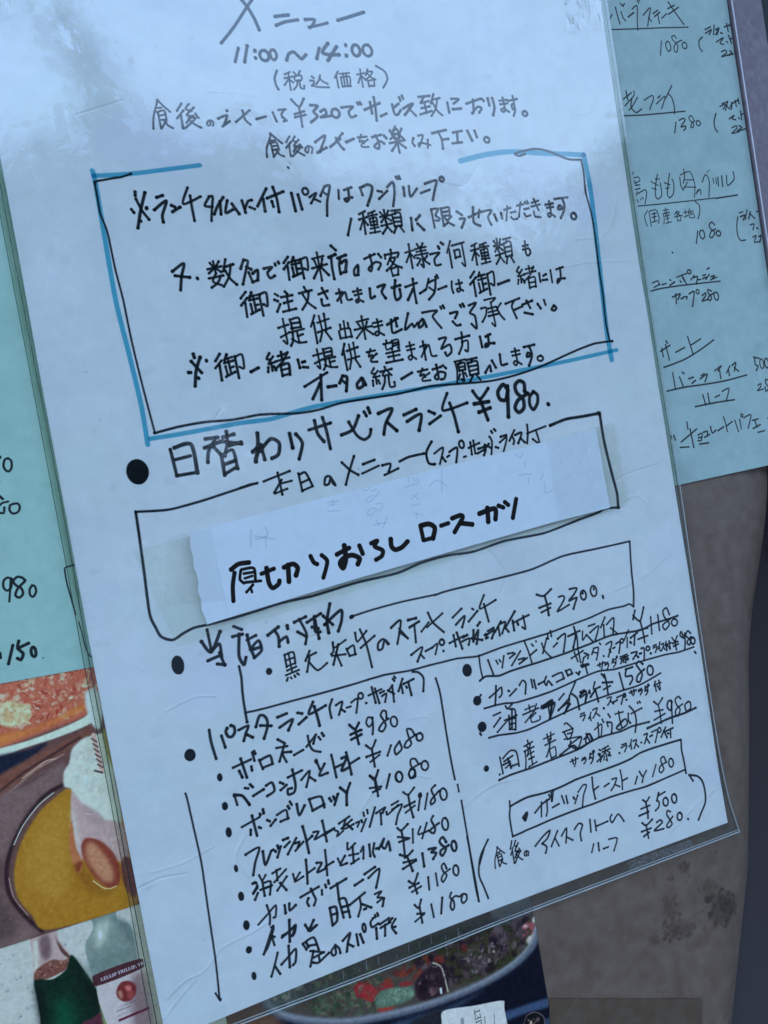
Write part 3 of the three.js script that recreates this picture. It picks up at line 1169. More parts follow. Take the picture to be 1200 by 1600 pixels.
[8,2461,1111,2487,1115,2470,1060],
[8,2502,1128,2507,1125,2509,1119,2507,1113,2503,1108,2498,1107,2493,1109,2490,1114,2489,1121,2492,1126,2497,1129,2502,1128],
[8,2547,1163,2513,1118],
[8,2533,1126,2524,1078],
[9,2554,1121,2597,1139],
[9,2581,1130,2568,1080],
[9,2546,1101,2552,1095],
[8,2238,1051,2280,1050],
[8,2262,1085,2243,1041],
[7,2335,1028,2379,1033],
[7,2348,1037,2347,1018],
[7,2366,1039,2362,1021,2354,1006],
[7,2382,1026,2396,1030],
[7,2378,1019,2400,1021,2395,1007,2388,998],
[7,2429,1040,2420,1019],
[7,2430,1032,2446,1035,2441,1011,2425,998],
[7,2430,1023,2441,1015],
[7,2450,1044,2450,1038],
[7,2455,1048,2456,1042],
[7,2474,1041,2480,1037],
[7,2472,1030,2479,1026],
[7,2471,1005,2481,1020],
[7,2488,1040,2515,1044],
[7,2484,1032,2521,1034],
[7,2502,1042,2496,1029,2486,1018],
[7,2502,1032,2520,1022],
[7,2501,1025,2503,1002,2497,1006],
[7,2491,1018,2487,1007],
[7,2508,1018,2511,1014],
[7,2515,1020,2519,1014],
[9,2543,1043,2579,1040,2548,1010],
[9,2569,1027,2581,1012],
[9,2591,1028,2602,1028],
[9,2607,1052,2624,1048,2613,988],
[9,2651,1053,2656,1049,2658,1044,2657,1037,2652,1033,2646,1032,2640,1034,2636,1039,2636,1045,2639,1051,2645,1054,2651,1053],
[9,2659,1015,2661,1012],
[7,2683,1049,2700,1051],
[7,2680,1038,2704,1040,2697,1025,2690,1013],
[7,2725,1057,2716,1037,2709,1026],
[7,2718,1040,2720,1013],
[7,2732,1044,2747,1047,2741,1029,2728,1012],
[7,2742,1030,2750,1014],
[8,2764,1052,2756,1032],
[8,2762,1039,2761,1006],
[8,2770,1037,2794,1040],
[8,2784,1052,2784,1008,2779,1013],
[8,2771,1028,2777,1020],
[8,2804,1065,2819,1038],
[8,2838,1066,2819,1036],
[8,2818,1039,2821,995],
[8,2802,1033,2837,1036],
[8,2806,1017,2838,1023],
[9,2875,1059,2868,1083,2857,1064,2880,1045,2888,1069,2881,1013,2872,984],
[9,2925,1061,2909,1077,2893,1055,2918,1024,2906,1001,2894,1020,2925,1041],
[9,2937,1034,2943,1028,2946,1018,2944,1009,2939,1002,2931,1000,2924,1003,2920,1011,2919,1021,2923,1030,2930,1035,2937,1034],
[9,2933,958,2939,949],
[9,1679,974,1742,974,1794,970,1863,959,2045,964,2217,987,2333,998,2428,985,2547,986,2627,987,2749,986,2831,980,2932,984],
[-1,1657,1042,1664,1037,1669,1030,1671,1021,1670,1012,1665,1004,1658,999,1650,997,1641,999,1634,1003,1629,1011,1627,1020,1629,1029,1633,1036,1640,1042,1649,1044],
[9,1673,1043,1660,1031],
[9,1715,1019,1753,1036,1785,1052,1782,1018,1768,1008],
[9,1759,1066,1752,1031,1738,976],
[9,1819,1026,1824,1023],
[9,1823,1000,1863,1024],
[9,1883,1038,1905,1057,1919,1037,1907,989],
[9,1951,1050,1953,1010],
[9,1965,1042,1969,1000],
[9,1988,1017,2019,1023],
[9,2035,1043,2021,1019,2030,1001,2043,1020,2060,994],
[9,2071,1037,2124,1043,2130,1009],
[9,2089,1003,2134,1011],
[9,2149,1045,2157,1019],
[9,2152,1044,2175,1047,2183,1023],
[9,2157,1019,2183,1023],
[9,2205,1023,2213,1016],
[9,2226,1021,2218,1009],
[9,2253,1047,2243,1041,2285,1045],
[9,2265,1039,2268,1005],
[-1,1659,914,1667,909,1672,901,1674,891,1673,881,1668,873,1660,868,1652,865,1643,867,1635,872,1630,880,1628,890,1629,899,1634,908,1642,913,1651,915],
[8,1639,854,1635,863],
[8,1719,928,1758,934],
[8,1712,874,1753,908],
[8,1791,957,1800,941,1827,958],
[8,1773,890,1842,898],
[8,1803,895,1726,844],
[8,1811,936,1838,923,1824,830],
[8,1800,907,1793,839],
[8,1822,933,1806,846],
[8,1791,842,1824,830],
[8,1805,889,1832,887],
[8,1801,864,1827,862],
[7,1891,912,1943,919],
[7,1916,928,1917,897],
[7,1876,891,1965,902],
[7,1957,924,1936,891,1881,851],
[7,1945,883,1919,868],
[7,1914,879,1917,843,1962,844,1965,860],
[8,1978,898,2059,906,2021,837],
[8,1984,901,2051,900],
[8,1989,892,2045,899],
[8,2020,897,2019,843],
[9,2072,865,2129,886],
[9,2102,840,2143,876],
[9,1984,901,2049,920,2014,833],
[9,1985,906,2043,919],
[9,1989,895,2047,912],
[9,2040,903,2024,853],
[9,2085,913,2117,935],
[9,2072,862,2142,904],
[9,2143,909,2139,888,2102,838],
[9,2193,979,2147,917],
[9,2164,921,2187,893,2189,837],
[9,2213,914,2242,917],
[9,2206,893,2248,902,2228,860],
[9,2264,915,2265,906],
[9,2264,881,2293,904],
[9,1677,829,1732,827,1829,813,1908,814,2020,830,2134,846,2250,859,2406,866,2565,869,2700,898],
[9,2211,920,2234,925],
[9,2204,902,2244,914,2228,860],
[9,2259,907,2264,901],
[9,2267,883,2294,907],
[9,2302,949,2289,916,2328,918],
[9,2299,914,2305,846],
[9,2349,979,2362,960],
[9,2364,973,2369,930,2368,874],
[9,2347,935,2404,924],
[9,2347,899,2388,908],
[9,2453,959,2463,873],
[9,2494,969,2537,970],
[9,2496,966,2487,934,2522,928,2525,908,2505,887],
[9,2601,971,2581,990,2562,978,2574,952,2588,921,2568,886,2549,893,2561,921,2605,942],
[9,2646,951,2654,943,2658,929,2655,915,2648,905,2638,903,2628,908,2622,919,2622,934,2627,946,2636,953,2646,951],
[8,2360,851,2383,851,2373,831,2356,815],
[8,2374,833,2390,814],
[9,2391,821,2414,826],
[9,2417,839,2453,841,2436,800],
[9,2465,846,2468,844,2469,839,2468,835,2466,831,2462,830,2459,832,2457,836,2457,841,2458,845,2462,847,2465,846],
[9,2469,814,2471,813],
[9,2329,807,2331,805],
[8,2495,844,2537,848],
[8,2506,852,2509,835],
[8,2523,855,2524,838,2514,825],
[8,2552,845,2570,848],
[8,2550,837,2573,840,2567,827,2559,819],
[8,2595,853,2589,830],
[8,2596,845,2608,847,2603,820,2590,809],
[8,2595,835,2605,824],
[8,2610,855,2612,848],
[8,2614,859,2618,853],
[8,2659,863,2650,842],
[8,2655,848,2657,812],
[8,2664,847,2693,850],
[8,2683,863,2683,814,2676,819],
[8,2669,835,2672,830],
[7,2192,811,2214,813],
[7,2189,799,2216,802,2210,787,2200,776],
[7,2252,804,2242,785,2233,777],
[7,2244,788,2245,764],
[7,2264,813,2292,817,2280,796,2260,773],
[7,2279,795,2299,774],
[8,2328,806,2331,804],
[8,2205,705,2220,662],
[8,2188,682,2224,700,2237,671],
[8,2258,713,2302,729,2288,671,2272,670],
[8,2282,740,2275,669],
[8,2310,752,2315,737],
[8,2349,770,2358,751],
[8,2335,731,2362,719,2353,673],
[8,2335,731,2337,708],
[8,2389,759,2438,758],
[8,2413,767,2412,728,2417,681],
[8,2430,717,2386,690,2402,674,2451,689,2444,719,2396,693],
[8,2468,741,2462,709,2471,689],
[8,2481,777,2506,737,2507,686,2491,636],
[8,2486,736,2552,748],
[8,2532,784,2534,778],
[8,2545,785,2549,778],
[8,2632,762,2655,741,2687,767],
[8,2655,741,2659,691,2656,640],
[8,2629,710,2679,706],
[8,2617,667,2688,683],
[9,2737,740,2720,741,2708,713,2727,690,2742,733],
[9,2740,739,2732,677,2725,622],
[9,2798,735,2787,750,2764,738,2769,708,2785,681,2768,650,2753,660,2761,687,2806,704],
[9,2842,707,2819,695,2823,662,2852,669,2855,701,2842,707],
[8,2377,558,2380,555],
[8,2516,575,2518,573],
[7,2402,593,2427,594],
[7,2395,580,2428,584,2420,566,2411,555],
[7,2462,604,2452,583,2442,573],
[7,2454,586,2454,557],
[7,2471,593,2491,596,2483,576,2471,557],
[7,2483,577,2497,557],
[8,2542,608,2562,608,2537,563],
[8,2552,588,2566,558],
[8,2576,590,2590,592],
[8,2590,609,2627,610,2602,551],
[8,2642,619,2646,615,2648,608,2647,601,2643,596,2637,595,2632,598,2628,603,2628,610,2631,616,2636,620,2642,619],
[8,2678,611,2643,569],
[9,2665,597,2678,556],
[9,2678,591,2723,596],
[9,2706,592,2701,550],
[9,2686,577,2692,573],
[9,2583,666,2476,671,2407,663,2271,666,2134,641,2039,634,1946,628,1872,623,1765,622,1693,614],
[10,2884,663,2811,654,2706,651,2569,636],
[9,2040,641,2120,668,2153,642,2233,663],
[8,1716,721,1717,683,1718,640],
[8,1731,711,1774,737,1807,722,1809,652],
[8,1734,695,1784,710],
[8,1728,680,1765,686],
[8,1756,704,1765,654],
[8,1772,662,1808,663],
[8,1737,662,1766,675],
[7,1877,761,1877,747],
[7,1854,738,1901,748],
[7,1867,735,1873,722],
[7,1888,741,1881,725],
[7,1849,713,1905,722],
[7,1854,714,1851,668,1842,629],
[7,1871,707,1863,687],
[7,1868,693,1899,699],
[7,1867,669,1896,673],
[7,1882,710,1883,638],
[7,1861,632,1908,644],
[7,1965,744,2026,754],
[7,1987,762,1988,726],
[7,2009,766,2005,732],
[7,1968,712,2029,722],
[7,1999,737,1989,694,1965,654],
[7,1986,688,1989,639],
[7,1987,684,2020,689,2018,643],
[7,1990,640,2018,645],
[8,2092,785,2105,788,2134,746,2108,704],
[8,2076,749,2135,752],
[8,2084,744,2096,707],
[8,2101,734,2126,732],
[8,2078,712,2170,701],
[8,2096,674,2175,697,2147,644],
[8,2102,673,2140,640],
[8,2112,692,2101,667],
[8,2211,701,2195,669,2200,657],
[8,2207,699,2224,700,2232,662],
[7,2091,592,2136,597],
[7,2103,602,2106,578],
[7,2122,607,2120,582,2110,563],
[7,2161,588,2177,591],
[7,2156,580,2181,583,2176,569,2166,562],
[7,2210,602,2201,577],
[7,2211,595,2226,597,2220,567,2205,552],
[7,2210,582,2219,572],
[7,2225,608,2229,599],
[7,2232,611,2235,604],
[8,2256,585,2263,572],
[8,2243,550,2272,564],
[7,2264,606,2273,600],
[7,2259,587,2268,582],
[7,2261,544,2273,569],
[7,2283,603,2320,610],
[7,2281,589,2326,594],
[7,2301,608,2295,586,2279,569],
[7,2301,592,2324,575],
[7,2299,579,2302,539,2295,545],
[7,2289,565,2282,548],
[7,2310,567,2315,559],
[7,2319,570,2325,558],
[8,1701,640,1700,639],
[-1,1642,702,1646,699,1649,694,1651,688,1650,682,1647,677,1642,673,1637,672,1632,673,1627,676,1624,681,1623,687,1624,693,1627,699,1631,702,1636,704],
[8,1728,497,1725,466,1715,427,1713,363,1714,327],
[9,1726,472,1822,488,1919,482,2011,484,2107,496,2221,499,2337,500,2437,508,2499,522,2581,526,2757,523],
[10,2761,521,2755,467,2759,403,2760,340],
[9,1713,324,1764,328,1800,332,1855,335,1929,341,2022,345,2116,347,2193,347,2290,351,2407,347,2506,342,2629,350,2755,359],
[10,2778,324,2828,303,2855,263,2860,198,2850,148,2816,105,2793,74],
[10,2778,324,2796,287],
[8,1783,398,1807,417,1811,408,1794,378,1783,398],
[8,1788,396,1803,411],
[8,1789,385,1808,404],
[8,1852,401,1897,431,1942,445],
[8,1896,442,1883,372],
[8,1927,444,1920,391,1910,367],
[8,1943,466,1947,454],
[8,1952,398,1990,405],
[8,1953,452,1957,440],
[8,1957,473,1952,431],
[8,1969,475,1955,430],
[8,2012,440,2020,399],
[8,2036,433,2038,394],
[8,2075,413,2080,403],
[8,2101,416,2079,381],
[8,2107,431,2140,457,2158,449,2133,404,2118,353],
[8,2198,479,2194,425,2197,368],
[8,2195,413,2226,424],
[8,2260,414,2290,422],
[8,2312,437,2338,436,2319,404,2296,383],
[8,2323,406,2349,387],
[8,2367,469,2368,419,2362,369],
[8,2370,412,2400,417],
[8,2461,408,2442,374],
[8,2479,429,2490,403],
[8,2521,422,2500,400,2485,370],
[8,2584,436,2553,381],
[8,2648,432,2640,463,2619,458,2620,431,2628,400,2608,386,2598,400,2612,422,2651,431],
[9,2683,441,2689,433,2692,421,2690,408,2684,399,2677,397,2669,401,2664,412,2664,425,2668,436,2675,442,2683,441],
[7,1583,351,1557,316,1521,248],
[6,1623,300,1618,281,1601,242,1596,202],
[6,1623,301,1636,281,1656,259],
[6,1621,271,1633,273],
[6,1615,259,1637,262,1641,231],
[6,1617,261,1619,206],
[6,1617,248,1640,250],
[6,1620,231,1641,235],
[6,1621,204,1633,221,1637,224],
[6,1632,229,1642,214,1657,204],
[7,1704,304,1691,269],
[7,1706,273,1688,239],
[7,1699,253,1699,194],
[7,1724,300,1714,279,1727,270],
[7,1735,284,1713,251,1730,248],
[7,1736,258,1743,240],
[7,1725,245,1709,219],
[7,1715,236,1737,240,1718,214,1705,195],
[7,1716,232,1731,211,1745,197],
[7,1772,232,1769,211,1762,211,1758,221,1765,231,1775,231,1783,223,1778,208],
[8,1825,241,1874,274,1917,291,1895,257,1862,240],
[8,1867,238,1885,216,1874,190],
[8,1957,276,1911,211],
[8,1938,243,1952,200],
[8,1976,245,2009,273,1993,204],
[8,2001,231,2033,204],
[8,2052,254,2081,275,2100,261,2081,225,2080,187],
[8,2147,274,2142,212],
[8,2174,263,2173,210],
[8,2182,231,2247,235],
[8,2276,260,2263,246,2273,221,2314,252,2341,206],
[8,2146,147,2128,110],
[8,2173,144,2171,105],
[8,2198,106,2226,106],
[8,2237,143,2285,133,2256,77],
[9,2472,279,2491,264,2513,282],
[9,2487,265,2490,220,2486,177],
[9,2453,237,2508,239],
[9,2436,205,2495,209],
[9,2573,286,2555,250],
[9,2567,272,2613,281],
[9,2555,250,2568,240,2560,214,2538,202],
[9,2613,249,2620,241,2623,230,2621,218,2614,209,2606,207,2598,211,2592,221,2592,233,2596,244,2604,250,2613,249],
[9,2668,252,2675,244,2678,231,2676,218,2670,208,2661,206,2653,211,2648,222,2647,235,2651,247,2659,253,2668,252],
[9,2446,164,2468,144,2509,163],
[9,2468,144,2470,75],
[9,2435,120,2494,121],
[9,2444,92,2479,103],
[9,2534,140,2558,145,2565,127,2512,102,2570,94],
[9,2626,169,2609,180,2602,160,2615,131,2625,102,2600,91,2592,106,2636,140],
[9,2684,146,2691,139,2694,128,2692,117,2686,109,2677,107,2669,111,2664,120,2663,131,2668,141,2676,147,2684,146],
[9,2727,99,2730,96],
[9,1480,396,1483,250,1484,74],
[9,1583,349,1530,283,1507,201,1521,134,1534,73],
[8,1459,1178,1468,1098,1465,900,1465,771,1468,682],
[8,1477,655,1477,620],
[8,1482,574,1482,388,1479,167,1483,76],
[7,256,975,259,946,263,832,268,661,260,465,252,239,239,72],
[7,227,100,240,63,244,68],
[-1,311,1154,319,1149,324,1140,326,1130,325,1120,320,1111,312,1105,303,1103,294,1105,287,1111,281,1119,279,1129,281,1139,286,1148,293,1154,302,1156],
[11,399,1213,398,1160,406,1084],
[11,445,1175,452,1122],
[12,474,1201,466,1186,473,1164,489,1160,503,1176,504,1199,492,1208],
[12,521,1180,564,1188,548,1158,534,1128],
[12,552,1151,574,1133],
[12,596,1174,617,1215,635,1216,648,1195,645,1161,622,1115],
[12,616,1175,662,1161],
[12,696,1191,738,1197],
[12,697,1144,759,1165,733,1122],
[12,786,1187,805,1179],
[12,783,1136,822,1157],
[12,863,1217,836,1168,917,1187],
[12,865,1196,871,1147,874,1105],
[9,951,1206,933,1173,933,1125],
[9,964,1176,995,1183,970,1130],
[9,984,1153,999,1137],
[9,1011,1152,1030,1153],
[9,1036,1170,1068,1179,1051,1118],
[9,1089,1201,1094,1196,1096,1189,1095,1182,1090,1176,1083,1175,1077,1178,1073,1184,1073,1191,1076,1198,1082,1202,1089,1201],
[9,1104,1151,1105,1149],
[9,1122,1181,1187,1194],
[9,1143,1214,1149,1140],
[9,1157,1205,1166,1133],
[9,1178,1178,1197,1182],
[9,1184,1162,1207,1168,1194,1132],
[9,1219,1177,1242,1199],
[9,1216,1181,1244,1158],
[9,1241,1196,1237,1121],
[9,1250,1227,1255,1217],
[9,1258,1237,1263,1228],
[9,1296,1216,1267,1165],
[9,1285,1191,1286,1151],
[9,1298,1191,1349,1202],
[9,1321,1194,1326,1131],
[9,1308,1176,1310,1169],
[9,1351,1236,1379,1226,1399,1193,1387,1134],
[-1,411,1018,415,1014,417,1008,418,1001,418,994,415,989,412,985,407,983,403,984,399,988,396,994,395,1001,396,1007,398,1013,402,1017,407,1019],
[10,468,1026,549,1040],
[10,507,1055,519,968],
[10,492,1005,500,974],
[10,546,1009,546,992],
[10,560,1069,564,1030],
[10,569,1072,572,1060],
[10,584,1028,593,984],
[10,589,1026,633,1034,638,995],
[10,594,990,638,995],
[10,679,1094,704,1072],
[10,667,1059,715,1054],
[10,706,1069,670,997],
[10,691,1032,727,1025],
[10,689,1021,700,986],
[10,739,1007,782,1018],
[10,813,1074,814,1033,827,1003,857,988],
[10,799,1028,851,1070],
[10,848,1068,832,1034],
[10,860,1056,867,1042],
[10,878,1069,884,1055],
[11,1009,1072,1032,1045,1054,1069],
[11,1032,1045,1037,974],
[11,1007,1027,1055,1035],
[11,1006,1004,1057,1014],
[10,452,905,486,895,509,848],
[10,503,925,516,919],
[10,527,934,536,920],
[10,532,881,580,896],
[10,594,909,621,915,625,876,591,863],
[10,656,905,669,895],
[10,653,871,682,886],
[10,694,917,760,930],
[10,719,945,721,877,710,845,683,842,684,865,702,865],
[10,750,889,794,918,767,852],
[10,791,889,811,868],
[10,831,957,840,913],
[10,827,953,831,945],
[10,831,957,832,951],
[10,865,930,833,886,872,886],
[11,903,961,906,906,908,855],
[11,907,900,948,906],
[11,947,933,971,932,937,879,975,884],
[11,972,953,977,898,979,849],
[11,980,897,1026,911],
[9,1009,1072,1032,1048,1055,1071],
[9,1032,1048,1037,974],
[9,1007,1027,1061,1034],
[9,1006,1004,1057,1017],
[9,1118,1076,1101,1083,1088,1060,1099,1039,1119,1054],
[9,1121,1075,1117,1034,1109,1001],
[9,1187,1057,1190,1087,1175,1094,1162,1076,1173,1049,1178,1023,1158,1001,1142,1015,1165,1039,1196,1052],
[9,1225,1054,1233,1046,1236,1033,1234,1020,1227,1010,1218,1008,1210,1013,1205,1024,1204,1037,1208,1049,1216,1055,1225,1054],
[9,1069,959,1093,937,1118,970],
[9,1093,937,1093,853],
[9,1062,907,1129,912],
[9,1076,879,1124,899],
[9,1186,927,1161,885],
[9,1229,933,1201,907,1203,879,1235,898,1229,933],
[9,1308,942,1297,973,1275,979,1278,941,1285,909,1267,895,1249,903,1266,926,1314,944],
[9,1336,945,1343,939,1346,929,1344,919,1337,912,1329,910,1320,914,1315,922,1315,932,1319,941,1327,946,1336,945],
[9,1062,816,1082,792,1105,831],
[9,1082,792,1079,741],
[9,1156,798,1134,749],
[9,1205,796,1212,787,1215,775,1213,761,1206,752,1198,749,1190,754,1185,765,1184,779,1189,790,1196,797,1205,796],
[9,1302,805,1291,833,1269,836,1264,810,1280,774,1276,751,1253,751,1248,777,1271,795,1312,805],
[9,1338,810,1346,802,1349,790,1347,778,1340,770,1330,767,1321,772,1315,782,1315,794,1320,805,1328,811,1338,810],
[-1,411,890,415,886,418,880,419,873,418,866,416,861,411,857,406,855,401,856,397,860,394,866,393,873,394,879,396,885,401,889,406,891],
[10,453,910,458,863],
[10,453,910,486,895,507,854],
[10,460,762,542,782],
[10,511,798,517,706],
[10,495,739,491,717],
[10,532,739,539,733],
[10,545,796,547,790],
[10,562,811,562,794],
[10,572,759,582,750],
[10,582,730,608,750],
[10,617,768,660,778,661,737],
[10,629,735,664,739],
[10,671,792,675,780],
[10,683,809,689,793],
[10,711,789,714,738,744,773],
[10,769,795,776,740],
[10,774,794,824,790,830,738],
[10,776,740,832,752],
[10,860,771,866,757],
[11,879,774,882,761],
[11,901,779,878,736],
[11,917,804,942,773],
[11,965,811,942,770,933,719],
[-1,407,778,411,773,414,766,415,758,414,749,411,742,407,737,402,735,397,736,393,741,390,748,389,757,390,765,393,773,397,778,402,780],
[10,455,640,516,652,489,594,471,542],
[10,529,630,530,569,565,621],
[10,574,624,584,612],
[10,609,627,587,585],
[10,596,635,597,623],
[10,625,652,646,654],
[10,625,619,651,635],
[10,682,642,634,584],
[10,675,621,693,621,683,601],
[10,669,588,710,616],
[10,719,684,724,629,726,560],
[10,724,614,753,629],
[10,762,644,785,639,762,611,806,621],
[10,810,682,812,637,814,585],
[10,808,617,856,632],
[9,819,626,856,632],
[9,860,622,873,611,864,593,894,608],
[9,883,647,935,664],
[9,890,621,944,646],
[9,914,653,899,616,949,624],
[9,917,634,939,603],
[9,962,626,977,627,964,607],
[9,987,630,989,620],
[9,1009,629,978,581],
[9,1002,662,1003,646],
[9,1022,668,1022,652],
[9,1060,668,1020,589],
[9,1061,641,1107,654,1091,634],
[9,1082,634,1076,584],
[9,1110,632,1114,618,1170,647],
[9,1140,656,1173,664],
[9,1139,635,1189,644,1161,601,1145,563],
[9,1205,698,1227,679,1261,703],
[9,1227,679,1227,624,1233,569],
[9,1199,629,1252,638],
[9,1200,601,1249,620],
[9,1287,667,1263,594],
[9,1321,657,1296,590],
[9,1365,684,1343,669,1350,636,1352,611,1330,601,1334,622,1379,652],
[9,1405,657,1413,647,1416,632,1414,617,1407,606,1397,603,1388,608,1383,621,1382,637,1387,651,1395,659,1405,657],
[-1,1287,672,1291,669,1294,665,1294,659,1294,654,1291,650,1288,647,1283,646,1279,647,1276,649,1273,654,1272,659,1273,664,1275,668,1279,671,1283,673],
[9,1062,819,1084,801,1105,831],
[9,1084,801,1086,764,1084,716],
[9,1052,762,1107,754],
[9,1063,740,1099,745],
[9,1155,795,1129,739],
[9,1204,796,1211,788,1215,775,1212,762,1205,752,1196,750,1187,755,1181,766,1181,779,1186,791,1194,797,1204,796],
[9,1261,792,1248,774,1253,751,1274,761,1279,784,1267,790],
[9,1148,543,1164,526,1200,546],
[9,1164,526,1166,482,1160,398],
[9,1143,502,1197,479],
[9,1145,477,1190,478],
[9,1220,515,1210,453],
[9,1259,515,1243,483,1296,485],
[9,1293,523,1258,459],
[9,1330,546,1317,528,1329,487,1319,465,1302,483,1352,504],
[9,1387,518,1394,508,1397,492,1395,476,1389,464,1380,461,1372,467,1367,480,1366,497,1371,511,1378,519,1387,518],
[-1,407,610,410,606,412,601,413,594,412,588,411,582,408,579,405,577,401,578,399,582,397,587,396,594,396,600,398,606,401,610,404,611],
[9,471,510,478,502],
[9,457,466,479,490],
[9,495,534,504,507,522,525],
[9,489,469,541,472],
[9,504,507,503,438],
[9,511,494,539,490,526,436],
[9,512,470,532,469],
[9,553,523,589,532],
[9,554,482,613,521],
[9,572,532,569,486],
[9,561,442,611,489],
[9,578,471,600,431],
[9,640,491,643,461],
[9,671,487,642,455,682,465],
[9,707,534,702,477,696,428],
[9,704,473,739,485],
[9,752,505,774,497,747,464,784,467],
[9,799,549,795,493,789,436],
[9,789,477,826,486],
[9,849,494,856,467],
[9,883,495,855,461,886,460],
[9,905,548,902,518,939,536],
[9,925,523,918,453],
[9,903,491,946,486],
[9,905,451,944,462],
[9,959,491,975,510,965,456],
[10,1003,510,999,457],
[10,1027,508,1014,470,1019,447],
[10,1032,482,1045,481],
[10,1044,476,1076,514,1061,485,1074,469,1095,496,1096,453],
[10,1138,418,1170,401,1202,418],
[10,1170,401,1177,368,1185,325],
[10,1149,377,1210,372],
[10,1141,349,1209,367],
[10,1246,389,1244,327],
[10,1280,399,1316,394,1290,381,1314,370,1294,348],
[10,1371,405,1359,433,1340,421,1346,400,1365,375,1343,348,1333,361,1342,376,1380,386],
[10,1411,397,1417,389,1419,376,1418,362,1412,352,1405,350,1399,355,1395,366,1394,380,1398,392,1404,399,1411,397],
[-1,409,488,413,484,416,477,417,470,416,462,414,455,410,450,405,449,400,450,396,454,393,461,392,469,392,477,395,483,399,488,404,490],
[9,462,507,476,506],
[9,457,463,477,482],
[9,460,435,476,459],
[-1,408,360,413,355,416,348,417,340,416,332,413,325,409,320,404,318,399,319,394,324,391,331,390,339,391,347,394,354,398,359,403,361],
[9,454,324,506,358,542,381,533,334,524,332],
[9,504,394,510,348,502,308],
[10,580,368,578,333],
[10,601,369,598,338,627,352],
[10,655,379,741,398],
[10,706,401,713,372,719,346,707,324],
[10,688,363,679,348,684,329],
[10,753,379,751,359],
[10,772,397,774,384],
[10,789,412,789,397],
[10,794,374,870,392],
[10,826,384,822,314],
[10,905,350,945,362],
[10,958,385,1011,401],
[10,973,362,1030,386,1000,307],
[9,506,294,516,288,502,258,474,210,460,197],
[9,500,259,512,248],
[10,544,234,579,248,607,261,589,226],
[10,588,297,573,203],
[10,653,254,662,224],
[10,692,258,665,223,700,234],
[10,774,288,773,208],
[10,775,288,802,282,797,223,773,208],
[10,776,255,803,254],
[10,821,308,828,225],
[10,822,311,851,304,857,217],
[10,827,273,858,271],
[10,829,248,856,245],
[10,867,271,943,302],
[10,916,290,915,248,895,207],
[10,922,255,961,226],
[10,927,229,936,229],
[10,989,280,1021,282,998,262,1022,251,994,239],
[10,1027,246,1015,214],
[9,1158,284,1181,265,1207,305],
[9,1181,265,1188,216],
[9,1156,254,1203,260],
[9,1165,230,1212,241],
[9,1254,271,1249,213],
[9,1294,276,1293,217],
[9,1351,282,1343,310,1328,299,1333,273,1346,250,1324,225,1317,240,1331,261,1367,274],
[9,1400,281,1407,273,1409,260,1407,246,1402,236,1394,233,1387,239,1382,250,1382,264,1386,276,1393,283,1400,281],
[9,1166,167,1182,146,1201,180],
[9,1188,147,1188,110,1188,73],
[9,1171,122,1205,113],
[9,1155,90,1204,110],
[9,1246,142,1248,79],
[9,1305,154,1287,84],
[9,1353,162,1343,144,1358,119,1356,89,1344,80,1338,101,1350,129,1372,140,1391,130,1409,137,1427,127,1423,103,1404,94,1397,112,1408,134],
[-1,410,358,414,354,417,347,418,339,417,332,414,325,410,320,405,318,401,320,396,324,393,331,392,339,393,346,396,353,400,358,405,359],
[9,515,297,494,260,454,190],
[9,500,259,506,212],
[-1,400,246,405,243,408,238,409,232,408,226,405,220,401,217,396,215,391,216,386,220,383,225,382,231,383,237,386,242,390,246,395,247],
[9,513,175,494,132,469,83],
[9,492,121,508,80],
[10,548,241,579,248,611,266,600,234,589,226],
[10,588,297,574,205],
[10,521,119,553,139,593,163,583,110,569,98],
[10,565,188,554,95],
[10,652,251,666,225],
[10,693,260,667,219,703,233],
[10,627,174,679,185,692,124],
[10,629,170,639,143],
[10,644,174,649,151],
[10,650,157,685,150],
[10,655,131,712,104],
[10,668,126,643,65],
[10,666,97,700,103],
[10,659,76,682,68,734,93],
[10,687,96,688,71],
[10,769,117,747,97,749,76,765,79,768,114,783,96,785,74],
[10,806,124,844,146,828,110,815,70],
[10,827,101,848,82],
[10,872,130,872,79],
[10,889,124,897,82],
[10,915,164,918,158,919,147,918,137,915,129,911,127,907,131,905,140,904,151,907,160,910,165,915,164],
[10,961,175,945,159,950,136,980,143],
[10,972,186,973,176],
[10,984,191,986,178],
[10,967,124,962,77],
[10,988,137,1034,149],
[10,988,119,1037,129],
[10,1011,126,1002,77],
[10,1049,143,1032,134],
[10,1064,135,1040,107,1055,70],
[10,1045,102,1057,100],
[-1,401,130,404,126,406,120,407,113,407,106,404,100,401,96,397,95,393,96,389,100,387,106,386,113,387,120,389,126,392,130,396,131],
[9,1176,3595,1178,3592]
];
const INK_BLUE = [
[22,2030,3596,2178,3623,2321,3633,2501,3620,2732,3605],
[23,2732,3606,2739,3417,2724,3089,2704,2711,2706,2555],
[19,2746,2600,2306,2568,1773,2543,1443,2533,1101,2522,911,2495,748,2495,526,2485,379,2482],
[17,345,3610,349,3573,346,3358,343,3070,356,2851,367,2625,364,2459],
[17,346,3589,497,3592,645,3605,788,3618]
];
